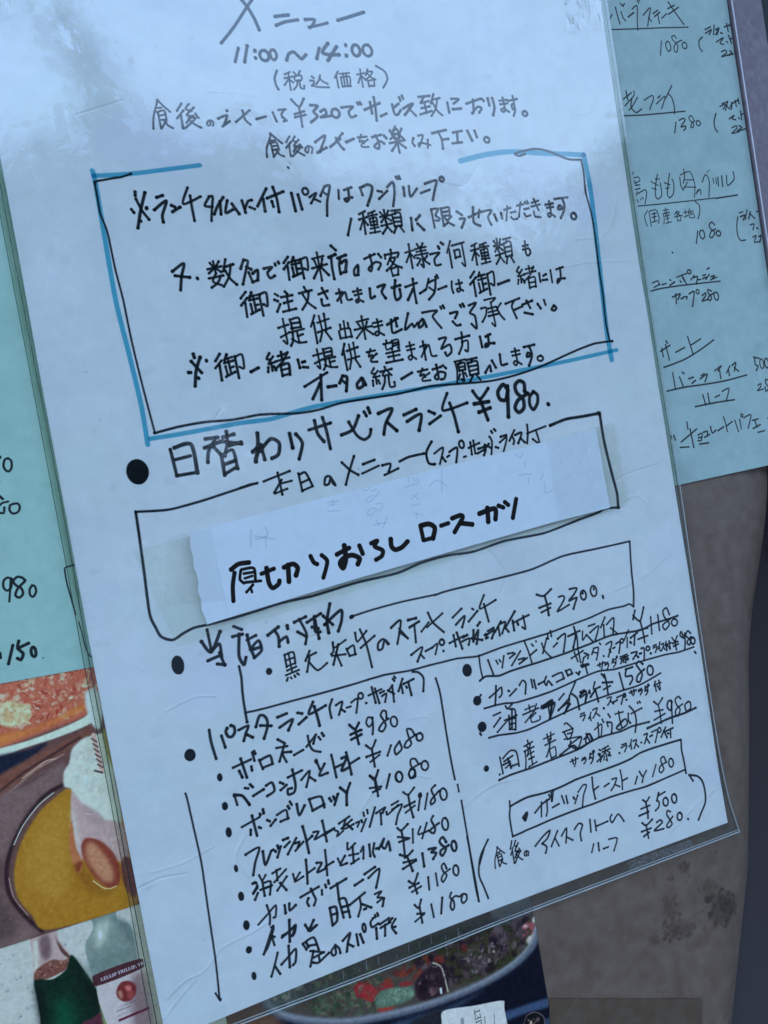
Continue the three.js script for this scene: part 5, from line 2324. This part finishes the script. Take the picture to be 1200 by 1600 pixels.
// ---------------------------------------------------------------- pavement, an added overhead blocker, and the trees mirrored in the plastic
const sky_blocker = mesh('added_sky_blocker', new THREE.BoxGeometry(7, 0.12, 1.9).translate(0.3, 2.75, 0.2), new THREE.MeshStandardMaterial({ color: new THREE.Color().setRGB(0.22, 0.21, 0.2), roughness: 0.9 }));  // unseen slab, added only to cut the light from the high sky
tag(sky_blocker, 'plain grey slab added unseen above the menu board to block the high sky', 'sky_blocker');
const pavement = mesh('pavement', new THREE.PlaneGeometry(40, 40).rotateX(-Math.PI / 2), new THREE.MeshStandardMaterial({ color: new THREE.Color().setRGB(0.07, 0.07, 0.07), roughness: 0.95 }));
pavement.userData.kind = 'structure';

function leafyTree(label, x, z, clumps, leaves, trunk) {
  const t = thing('broadleaf_tree', [x, 0, z]); tag(t, label, 'tree', undefined);
  const bark = new THREE.MeshStandardMaterial({ color: new THREE.Color().setRGB(0.06, 0.05, 0.04), roughness: 0.95 });
  const green = new THREE.MeshStandardMaterial({ color: new THREE.Color().setRGB(0.035, 0.06, 0.03), roughness: 0.8, side: THREE.DoubleSide });
  mesh('trunk', mergeGeometries(trunk.map(([x0, y0, z0, x1, y1, z1, r]) => { const a = new THREE.Vector3(x0, y0, z0), b = new THREE.Vector3(x1, y1, z1), c = new THREE.CylinderGeometry(r * 0.65, r, a.distanceTo(b), 9); c.translate(0, a.distanceTo(b) / 2, 0); c.applyQuaternion(new THREE.Quaternion().setFromUnitVectors(new THREE.Vector3(0, 1, 0), b.clone().sub(a).normalize())); c.translate(x0, y0, z0); return c; })), bark, t);
  const pos = [], idx = [];
  for (const [cx, cy, cz, rx, ry, rz, dense = 1] of clumps) for (let k = 0; k < leaves * rx * ry * dense; k++) {
    const v = new THREE.Vector3(rnd() - 0.5, rnd() - 0.5, rnd() - 0.5).normalize().multiplyScalar(Math.pow(rnd(), 0.22)), c = new THREE.Vector3(cx + v.x * rx, cy + v.y * ry, cz + v.z * rz), e = new THREE.Euler(rnd() * 6, rnd() * 6, rnd() * 6), s = 0.035 + 0.035 * rnd(), o = pos.length / 3;
    for (const [a, b] of [[-1.6, 0], [0, 0.7], [1.6, 0], [0, -0.7]]) pos.push(...new THREE.Vector3(a * s, b * s, 0).applyEuler(e).add(c).toArray());
    idx.push(o, o + 1, o + 2, o, o + 2, o + 3);
  }
  const g = new THREE.BufferGeometry(); g.setAttribute('position', new THREE.Float32BufferAttribute(pos, 3)); g.setIndex(idx); g.computeVertexNormals();
  mesh('crown', g, green, t);
  return t;
}
leafyTree('dark leafy tree facing the menu board, with one long shoot above its crown', 0.9, 4.2,
  [[-1.75, 2.35, 0, 0.75, 0.95, 0.5], [-0.95, 2.55, 0, 0.55, 0.72, 0.45], [-0.5, 2.6, 0.1, 0.5, 0.78, 0.45], [0.1, 2.5, 0, 0.55, 0.78, 0.45], [0.7, 2.2, 0, 0.5, 0.75, 0.5], [1.3, 2.0, 0, 0.6, 0.6, 0.5], [1.2, 2.7, 0, 0.4, 0.3, 0.3, 0.16], [2.0, 1.9, 0, 0.7, 0.6, 0.5], [1.9, 2.6, 0, 0.4, 0.3, 0.3, 0.14], [2.9, 2.4, 0, 0.55, 0.85, 0.5], [0.2, 1.5, 0, 1.9, 0.7, 0.6], [-1.6, 1.3, 0, 1.1, 0.65, 0.6], [2.1, 1.3, 0, 1.2, 0.7, 0.6],
    [-0.54, 3.3, 0, 0.17, 0.2, 0.12], [-0.6, 3.5, 0, 0.13, 0.16, 0.1], [-0.66, 3.68, 0, 0.08, 0.12, 0.08], [-0.73, 3.85, 0, 0.1, 0.13, 0.1]], 3600,
  [[0.2, 0, 0, 0.15, 1.5, 0, 0.13], [0.15, 1.4, 0, -0.45, 2.6, 0, 0.07], [-0.45, 2.6, 0, -0.75, 3.9, 0, 0.035], [0.15, 1.4, 0, 1.1, 2.5, 0, 0.07]]);

// ---------------------------------------------------------------- the menu board: panel and metal frame
const board = tag(thing('menu_board', [0, Y0, 0]), 'dark menu board with grey metal frame, behind the posted menus and photos', 'menu board');
{
  const m = new THREE.MeshStandardMaterial({ color: new THREE.Color().setRGB(0.06, 0.045, 0.042), roughness: 0.75 });
  mesh('backing_panel', new THREE.BoxGeometry(1.0, 1.4, 0.012).translate(-0.115, 0.15, -0.036), m, board);
  const g = page([0, 0, 60, 800], 2.4); g.x.fillStyle = '#b4b0b4'; g.x.fillRect(0, 0, 999, 9999); grain(g, 26, 0.8);
  specks(g, 260, ['#4c4a50', '#6a666c', '#d8d6da'], 0.15, 0.9, 0.7); smudges(g, 60, ['#6e6a70', '#c8c4c8'], 2, 9, 0.2);
  const metal = new THREE.MeshStandardMaterial({ map: texture(g.c), metalness: 0.5, roughness: 0.45, color: new THREE.Color().setRGB(0.34, 0.27, 0.28) });
  const prof = new THREE.Shape(); prof.moveTo(0.3826, -0.03); prof.lineTo(0.3826, 0.0030); prof.quadraticCurveTo(0.3828, 0.0046, 0.3842, 0.0046); prof.lineTo(0.3846, 0.0040); prof.lineTo(0.4040, 0.0040); prof.quadraticCurveTo(0.4052, 0.0040, 0.4052, 0.0028); prof.lineTo(0.4052, -0.03); prof.closePath();
  const fr = new THREE.ExtrudeGeometry(prof, { depth: 1.3, bevelEnabled: false, curveSegments: 6 });
  const p = fr.attributes.position, uv = fr.attributes.uv;       // profile x and z, drawn out along y
  for (let i = 0; i < p.count; i++) { const X = p.getX(i), Zz = p.getY(i), Yy = p.getZ(i); p.setXYZ(i, X, Yy - 0.5, Zz); uv.setXY(i, (X - 0.36) / 0.06, Yy / 1.3); }
  for (let i = 0; i < p.count; i += 3) { for (const k of ['x']) { const a = [p.getX(i), p.getY(i), p.getZ(i)], b = [p.getX(i + 1), p.getY(i + 1), p.getZ(i + 1)]; p.setXYZ(i, ...b); p.setXYZ(i + 1, ...a); const ua = [uv.getX(i), uv.getY(i)], ub = [uv.getX(i + 1), uv.getY(i + 1)]; uv.setXY(i, ...ub); uv.setXY(i + 1, ...ua); } }
  fr.computeVertexNormals();
  mesh('frame_rail', fr, metal, board);
  mesh('lip_highlight', new THREE.CylinderGeometry(0.0004, 0.0004, 1.3, 10).translate(0.3832, 0.15, 0.0044), new THREE.MeshStandardMaterial({ color: new THREE.Color().setRGB(0.5, 0.46, 0.48), metalness: 0.6, roughness: 0.42 }), board);  // lighter metal rod added as the highlight along the inner lip
  mesh('dark_void_filler', new THREE.BoxGeometry(0.03, 1.3, 0.03).translate(0.4205, 0.15, -0.015), new THREE.MeshStandardMaterial({ color: new THREE.Color().setRGB(0.012, 0.012, 0.014), roughness: 0.7 }), board);  // black strip added to fill the dark void beyond the frame
}

// ---------------------------------------------------------------- the sheets on the panel
{ // brown sheet, its slanting right edge curling away
  const area = [0, -135, 380, 250], g = page(area, 3.2);
  g.x.fillStyle = '#6f5a4a'; g.x.fillRect(0, 0, 4000, 4000); grain(g, 16, 0.35); smudges(g, 90, ['#7e6a5a', '#5f4e42', '#6a605c'], 4, 22, 0.16);
  g.x.globalAlpha = 0.75; paint(g, PRINT_BROWN); g.x.globalAlpha = 1; specks(g, 300, ['#4a3c36', '#8f7a70'], 0.1, 0.5, 0.5);
  const R = [[2800, -1900], [2977, -1315], [3136, -857], [3297, -389], [3359, -84], [3475, 468], [3590, 1225], [3690, 1808], [3790, 2400]];
  const geo = sheet(line(-1000, -1900, -1000, 2400), R, line(-1000, -1900, 2800, -1900), line(-1000, 2400, 3790, 2400), 150, 60, 0.0009, 0.0002, area, (x, y, u) => { const d = Math.max(0, u - 0.91) / 0.09; return 0.0004 * fbm(x * 9, y * 9, 2, 2) * (1 - d) - (0.025 - 0.018 * THREE.MathUtils.smoothstep(y, 0.06, 0.18)) * d * d; });
  tag(mesh('brown_sheet', geo, new THREE.MeshStandardMaterial({ map: texture(g.c), roughness: 0.6, bumpMap: relief(area, 1.6, 30, 60, []), bumpScale: 0.0003 })), 'large plain brown sheet with dark smudges and a slanting right edge', 'brown sheet');
}
{ // a darker brown patch lying on it
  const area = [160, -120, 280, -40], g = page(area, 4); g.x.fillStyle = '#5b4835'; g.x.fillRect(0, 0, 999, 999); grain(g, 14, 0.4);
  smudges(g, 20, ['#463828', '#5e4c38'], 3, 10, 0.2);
  tag(mesh('brown_patch', sheet(line(1640, -1300, 1772, -537), line(2560, -1300, 2653, -879), line(1640, -1300, 2560, -1300), line(1772, -537, 2653, -879), 8, 8, 0.0017, 0.0004, area), new THREE.MeshStandardMaterial({ map: texture(g.c), roughness: 0.7 })), 'small darker brown patch on the brown sheet beside the salad photo', 'patch');
}
const gloss = { roughness: 0.42, specularIntensity: 0.6 };
{
  const area = [25, -190, 180, 20], g = page(area, 5.5); paint(g, PRINT_SALAD);
  g.x.save(); { const [px, py] = g.p(1392, -440); g.x.translate(px, py); g.x.rotate(-Math.PI / 2); g.x.fillStyle = '#242426'; g.x.font = Math.round(4.4 * g.s) + 'px serif'; g.x.textAlign = 'right'; g.x.fillText('CHLIET', 0, 1.2 * g.s); } g.x.restore();
  grain(g, 16, 1.6);
  tag(mesh('food_photo', sheet(line(250, -1900, 250, 200), line(1763, -1900, 1765, 200), line(250, -1900, 1763, -1900), line(250, 200, 1765, 200), 10, 10, 0.0012, 0.0002, area), new THREE.MeshPhysicalMaterial({ map: texture(g.c), ...gloss })), 'printed photo of a salad plate and bottle label on dark ground, under the sleeve edge', 'photo print', 'printed food photos');
}
{
  const area = [-85, -130, 60, 75], g = page(area, 5.5); paint(g, PRINT_BOTTLES);
  g.x.save(); { const [px, py] = g.p(-205, 305); g.x.translate(px, py); g.x.rotate(-0.045); g.x.fillStyle = '#e8d8d0'; g.x.font = 'bold ' + (1.75 * g.s).toFixed(1) + 'px serif'; g.x.fillText('LELLIP TRILLIP, TRILLIP', 0, 0); } g.x.restore();
  g.x.save(); { const [px, py] = g.p(-150, 168); g.x.translate(px, py); g.x.rotate(-0.05); g.x.fillStyle = '#5c4c52'; g.x.font = Math.round(1.6 * g.s) + 'px serif'; g.x.fillText('CHERRY', 0, 0); } g.x.restore();
  grain(g, 16, 1.6);
  tag(mesh('food_photo', sheet(line(-850, -1300, -850, 700), line(600, -1300, 600, 700), line(-850, -1300, 600, -1300), line(-850, 700, 600, 700), 10, 10, 0.0011, 0.0002, area), new THREE.MeshPhysicalMaterial({ map: texture(g.c), ...gloss })), 'printed photo of a green foil-necked bottle beside a clear labelled bottle', 'photo print', 'printed food photos');
}
{
  const area = [-85, 50, 40, 185], g = page(area, 6); paint(g, PRINT_DESSERT); grain(g, 16, 1.6);
  tag(mesh('food_photo', sheet(line(-850, 572, -850, 1850), line(400, 568, 400, 1850), line(-850, 572, 400, 568), line(-850, 1850, 400, 1850), 10, 10, 0.0016, 0.0002, area), new THREE.MeshPhysicalMaterial({ map: texture(g.c), ...gloss })), 'printed photo of a red pasta plate above an orange dessert with cream and biscuit', 'photo print', 'printed food photos');
}
const GREEN = '#aacab4';
{ // pale green page at the left
  const area = [-85, 150, 60, 470], g = page(area, 5.5); g.x.fillStyle = GREEN; g.x.fillRect(0, 0, 4000, 4000); grain(g, 9, 0.5);
  smudges(g, 160, ['#94b8a0', '#b8d6c0', '#a0bcac', '#a4ccb0'], 2, 18, 0.3); specks(g, 260, ['#45584e', '#7c9486'], 0.1, 0.5, 0.6);
  write(g, INK_LEFT, '#15181a', 0.95, 0.06);
  tag(mesh('menu_page', sheet(line(-850, 1628, -850, 4700), line(600, 1560, 600, 4700), line(-850, 1640, 600, 1546), line(-850, 4700, 600, 4700), 20, 30, 0.0022, 0.0002, area, (x, y) => 0.0004 * fbm(x * 12, y * 12, 4, 2)), new THREE.MeshPhysicalMaterial({ map: texture(g.c), roughness: 0.55, specularIntensity: 0.5, bumpMap: relief(area, 2, 40, 50, []), bumpScale: 0.00025 })), 'pale green menu page above the pasta photo, prices 980 and 150 showing', 'menu page', 'pale green menu pages');
}
{ // pale green page at the right, running under the frame
  const area = [270, 175, 400, 480], g = page(area, 6.2); g.x.fillStyle = '#a8bcb2'; g.x.fillRect(0, 0, 4000, 4000); grain(g, 9, 0.5);
  smudges(g, 190, ['#8fa69a', '#b0c4b8', '#96a49c', '#8c9e94'], 3, 14, 0.25); specks(g, 320, ['#45584e', '#7c8c86'], 0.08, 0.4, 0.6);
  write(g, INK_RIGHT, '#1b1d1c', 0.86, 0.05, 0.95);
  tag(mesh('menu_page', sheet(line(2700, 1845, 2700, 4800), line(3822, 1862, 3822, 4800), line(2700, 1845, 3822, 1862), line(2700, 4800, 3822, 4800), 20, 40, 0.0022, 0.0002, area, (x, y) => 0.0004 * fbm(x * 12, y * 12, 6, 2)), new THREE.MeshPhysicalMaterial({ map: texture(g.c), roughness: 0.5, specularIntensity: 0.5, bumpMap: relief(area, 2, 40, 50, []), bumpScale: 0.00025 })), 'pale green menu page tucked under the metal frame, thin pen writing underlined', 'menu page', 'pale green menu pages');
}
// the white handwritten menu
const TOP = 4780;
const PL = [[-1, -14], [-3, 612], [-5, 1162], [-5, 1703], [-2, 2236], [0, 2762], [6, 3281], [10, TOP]];
const PR = [[2973, 3], [2966, 309], [2969, 662], [2972, 1013], [2972, 1397], [2969, 1710], [2966, 2396], [2968, 2735], [2963, 3072], [2972, 3739], [2979, 4397], [2982, TOP]];
const PB = [[-1, -14], [160, -15], [557, -1], [984, 9], [1443, 11], [1904, 10], [2402, 6], [2973, 3]];
const paperWave = (x, y) => 0.0007 * fbm(x * 7, y * 7, 5, 2);
{
  const area = [-6, -8, 304, 482], g = page(area, 4.15);
  g.x.fillStyle = '#ecece7'; g.x.fillRect(0, 0, 4000, 4000); grain(g, 7, 0.45, [1, 1, 1]);
  smudges(g, 260, ['#d2d2d0', '#f2f1ee', '#c8cccc'], 3, 20, 0.16); smudges(g, 150, ['#e2ecdc', '#d8e4d8', '#e6e2f0', '#f4f2f0'], 5, 26, 0.3); smudges(g, 220, ['#c4c8c6', '#d0ccd2'], 0.8, 4, 0.22); specks(g, 420, ['#4c4c50', '#77777a', '#2c2c30'], 0.06, 0.28, 0.75);
  specks(g, 60, ['#8a8c90', '#9ea0a2'], 0.3, 1.3, 0.35);
  g.x.globalCompositeOperation = 'multiply';
  for (const k of [0, 1]) write(g, INK_BLUE, '#56c2da', 0.6, 0);
  g.x.globalCompositeOperation = 'source-over';
  write(g, INK_MENU, '#0c1016', 0.98, 0.12, 1, 0.9);
  const creases = [[0.35, 1, 30, 150, 120, 200, 200, 210, 290, 280, 420, 300, 560, 340], [0.3, 1, -10, 60, 60, 120, 160, 190], [0.3, -1, 0, 640, 90, 655, 200, 640], [0.25, 1, 60, 690, 200, 690, 330, 720], [0.3, 1, 240, 1340, 360, 1370, 450, 1350], [0.3, -1, 320, 3840, 420, 3870, 520, 3900], [0.25, 1, 1480, 540, 1650, 600, 1800, 590], [0.3, 1, 2600, 60, 2800, 160, 2960, 210], [0.25, -1, 2500, 1900, 2700, 1960, 2900, 1980], [0.25, 1, 2350, 3000, 2600, 3060, 2900, 3050], [0.25, 1, 600, 3120, 800, 3180, 1000, 3150], [0.3, 1, 2500, 1380, 2700, 1420, 2860, 1500]];
  for (let i = 0; i < 12; i++) { const x = rnd() * 2900, y = rnd() * 4500, a = rnd() * 6.3, l = 60 + rnd() * 160; creases.push([0.3 + 0.4 * rnd(), rnd() < 0.5 ? 1 : -1, x, y, x + Math.cos(a) * l, y + Math.sin(a) * l, x + Math.cos(a + 0.5) * l * 1.8, y + Math.sin(a + 0.5) * l * 1.8]); }
  const m = new THREE.MeshPhysicalMaterial({ map: texture(g.c), roughness: 0.9, specularIntensity: 0.2, bumpMap: relief(area, 3.2, 26, 90, creases), bumpScale: 0.001 });
  tag(mesh('handwritten_menu', sheet(PL, PR, PB, line(10, TOP, 2982, TOP), 60, 90, 0.0036, 0.00018, area, paperWave), m), 'large white handwritten lunch menu sheet inside the clear plastic sleeve', 'menu');
}
// its clear plastic sleeve
const SL = [[-48, -66], [-48, 83], [-41, 600], [-39, 1123], [-40, 1596], [-36, 2023], [-35, 2400], [-34, 2764], [-34, 3099], [-30, TOP + 90]];
const SR = [[3033, -63], [2999, 126], [2984, 345], [2982, 664], [2984, 973], [2988, 1362], [2997, 1866], [2993, 2729], [3011, 4388], [3015, TOP + 90]];
const SB = [[-48, -66], [318, -64], [964, -68], [1588, -58], [2338, -61], [3033, -63]];
const sleeve = tag(thing('plastic_sleeve'), 'clear plastic sleeve with welded edges round the white menu', 'sleeve');
{
  const area = [-6, -8, 304, 488], top = line(-30, TOP + 90, 3015, TOP + 90);
  const clear = (r, g, b, extra = {}) => new THREE.MeshPhysicalMaterial({ color: new THREE.Color().setRGB(r, g, b), transmission: 1, thickness: 0, roughness: 0.05, ior: 1.55, ...extra });
  const crinkle = []; for (let i = 0; i < 34; i++) { const X = i < 22 ? 500 + rnd() * 1050 : rnd() * 2900, h = 20 + rnd() * 40; crinkle.push([0.35 + rnd() * 0.4, rnd() < 0.5 ? 1 : -1, X, -56, X + rnd() * 14 - 7, -56 + h * 0.5, X + rnd() * 24 - 12, -56 + h]); }
  const wavy = relief(area, 2.6, 5, 100, crinkle);
  mesh('back_film', sheet(SL, SR, SB, top, 40, 60, 0.0030, 0, area), clear(0.86, 0.88, 0.82, { roughness: 0.12 }), sleeve);
  mesh('front_film', sheet(SL, SR, SB, top, 60, 90, 0.0049, 0.0002, area, (x, y) => 0.0003 * fbm(x * 10, y * 10, 8, 2)), clear(0.985, 0.985, 0.975, { bumpMap: wavy, bumpScale: 0.0006 }), sleeve);
  const tube = (p, dx, dy, z, r) => new THREE.TubeGeometry(new THREE.CatmullRomCurve3(p.map(([X, Y]) => new THREE.Vector3((X + dx) / 1e4, (Y + dy) / 1e4 + Y0, z))), p.length * 12, r, 8);
  const edge = new THREE.MeshPhysicalMaterial({ color: new THREE.Color().setRGB(0.8, 0.82, 0.8), transmission: 0.45, thickness: 0, roughness: 0.22, ior: 1.6 }), dark = clear(0.42, 0.5, 0.45, { roughness: 0.15 }), faint = new THREE.MeshPhysicalMaterial({ color: new THREE.Color().setRGB(0.75, 0.78, 0.76), transmission: 0.8, thickness: 0, roughness: 0.3 });
  for (const [dy, r] of [[0, 0.00032], [13, 0.0002]]) mesh('weld_bead', tube(SB, 0, dy, 0.0044, r), edge, sleeve);
  for (let i = 0; i < 13; i++) { const X = i < 10 ? 760 + i * 62 + rnd() * 40 : 1500 + i * 90 + rnd() * 60, h = 14 + rnd() * 30, y0 = -40 + rnd() * 10; mesh('crease_glint', tube([[X, y0], [X + 1, y0 + h * 0.5], [X + 4, y0 + h]], 0, 0, 0.00487, 0.00006 + rnd() * 0.00008), faint, sleeve); }  // pale ridges added as the light streaks on the creased film
  mesh('weld_bead', tube(SR, 0, 0, 0.0044, 0.00022), edge, sleeve);
  mesh('weld_bead', tube(SL, 0, 0, 0.0042, 0.00018), dark, sleeve);
  mesh('weld_seam_shade', tube([[-24, -60], [-24, 700], [-20, 1200], [-19, 1591], [-13, 2021], [-10, 2395], [-12, 3097], [-10, TOP]], 0, 0, 0.0042, 0.00022), dark, sleeve);  // both seam tubes are tinted dark as the refraction shade along the weld
  mesh('weld_seam_shade', tube(SR.map(([X, Y]) => [X - 14, Y]), 0, 0, 0.0042, 0.00016), dark, sleeve);
}
// the strip with the dish of the day, taped over the sleeve
{
  const area = [40, 160, 260, 228], g = page(area, 7);
  g.x.fillStyle = '#d9dedd'; g.x.fillRect(0, 0, 4000, 4000); grain(g, 5, 0.5); smudges(g, 60, ['#cfd4d4', '#e2e6e6'], 3, 12, 0.2);
  // writing on its back showing through
  write(g, INK_GHOST, '#70728a', 0.2, 0);
  write(g, INK_STRIP, '#17130f', 0.97, 0.03);
  specks(g, 40, ['#55555a'], 0.08, 0.3, 0.7);
  const L = rough([[464, 1666], [463, 1752], [464, 1849], [462, 1960], [460, 2066]], 40, 9, 3), B = [[464, 1666], [1162, 1725], [2182, 1794], [2535, 1809]];
  L[0] = [464, 1666]; L[L.length - 1] = [460, 2066];
  tag(mesh('paper_strip', sheet(L, line(2535, 1809, 2527, 2216), B, [[460, 2066], [1500, 2143], [2527, 2216]], 60, 40, 0.0064, 0.00016, area, (x, y, u, v) => 0.0005 * fbm(x * 14, y * 20, 3, 2)), new THREE.MeshPhysicalMaterial({ map: texture(g.c), roughness: 0.8, specularIntensity: 0.3, bumpMap: relief(area, 4, 24, 60, [[0.4, -1, 548, 2080, 556, 1900, 566, 1690]]), bumpScale: 0.0004 })), 'whiter paper strip with bold brush writing, torn left end, taped across the menu', 'paper strip');
}
{
  const film = (r) => new THREE.MeshPhysicalMaterial({ color: r === 0.07 ? new THREE.Color().setRGB(0.965, 0.98, 0.94) : new THREE.Color().setRGB(0.985, 0.985, 0.975), transmission: 1, thickness: 0, roughness: r, ior: 1.5, bumpMap: relief([0, 0, 40, 40], 6, 90, 120, []), bumpScale: 0.0006 });
  const crumpled = new THREE.MeshPhysicalMaterial({ color: new THREE.Color().setRGB(0.985, 0.985, 0.98), transmission: 1, thickness: 0, roughness: 0.1, ior: 1.65, bumpMap: relief([0, 0, 40, 40], 6, 30, 120, Array.from({ length: 26 }, () => { const X = rnd() * 400, Y = rnd() * 400, a = 1.2 + rnd() * 0.8, l = 40 + rnd() * 110; return [0.5 + rnd(), rnd() < 0.6 ? 1 : -1, X, Y, X + Math.cos(a) * l * 0.5 + rnd() * 12, Y + Math.sin(a) * l * 0.5, X + Math.cos(a) * l, Y + Math.sin(a) * l]; })), bumpScale: 0.0018 });
  const tape = (q, z, label, r, amp = 0.0003, wrinkled = false) => { const [a, b, c, d] = q; const x0 = Math.min(a[0], d[0]) / 10, x1 = Math.max(b[0], c[0]) / 10, y0 = Math.min(c[1], d[1]) / 10, y1 = Math.max(a[1], b[1]) / 10; tag(mesh('clear_tape', sheet([d, a], [c, b], [d, c], [a, b], 24, 24, z, 0, [x0, y0, x1, y1], (x, y) => amp * fbm(x * 160, y * 120, 2, 3)), wrinkled ? crumpled : film(r)), label, 'tape', 'pieces of clear tape'); };
  tape([[225, 2030], [2640, 2235], [2650, 1800], [330, 1600]], 0.0057, 'wide yellowed clear tape under the paper strip, filling the drawn box', 0.07, 0.0002);
  tape([[374, 2065], [551, 2066], [560, 1751], [306, 1779]], 0.0071, 'clear tape holding down the torn end of the paper strip', 0.05, 0.0001);
  tape([[2229, 2194], [2645, 2225], [2662, 1831], [2225, 1802]], 0.0071, 'clear tape over the straight cut end of the paper strip', 0.08);
  tape([[2741, 4469], [2985, 4512], [2958, 4238], [2731, 4214]], 0.0058, 'wrinkled clear tape on the sleeve corner next to the green page under the frame', 0.14, 0.0009, true);
  tape([[40, 4360], [231, 4377], [217, 4239], [34, 4194]], 0.0058, 'wrinkled clear tape on the sleeve corner above the handwritten menu blank margin', 0.14, 0.0009, true);
  tape([[1529, 18], [1740, 22], [1748, -69], [1537, -71]], 0.0056, 'cloudy clear tape across the lower sleeve edge at the salad photo corner', 0.3);
  tape([[2306, 7], [2708, 1], [2722, -38], [2317, -37]], 0.0056, 'cloudy clear tape along the lower sleeve edge over the brown sheet', 0.3);
}
renderer.render(scene, camera);
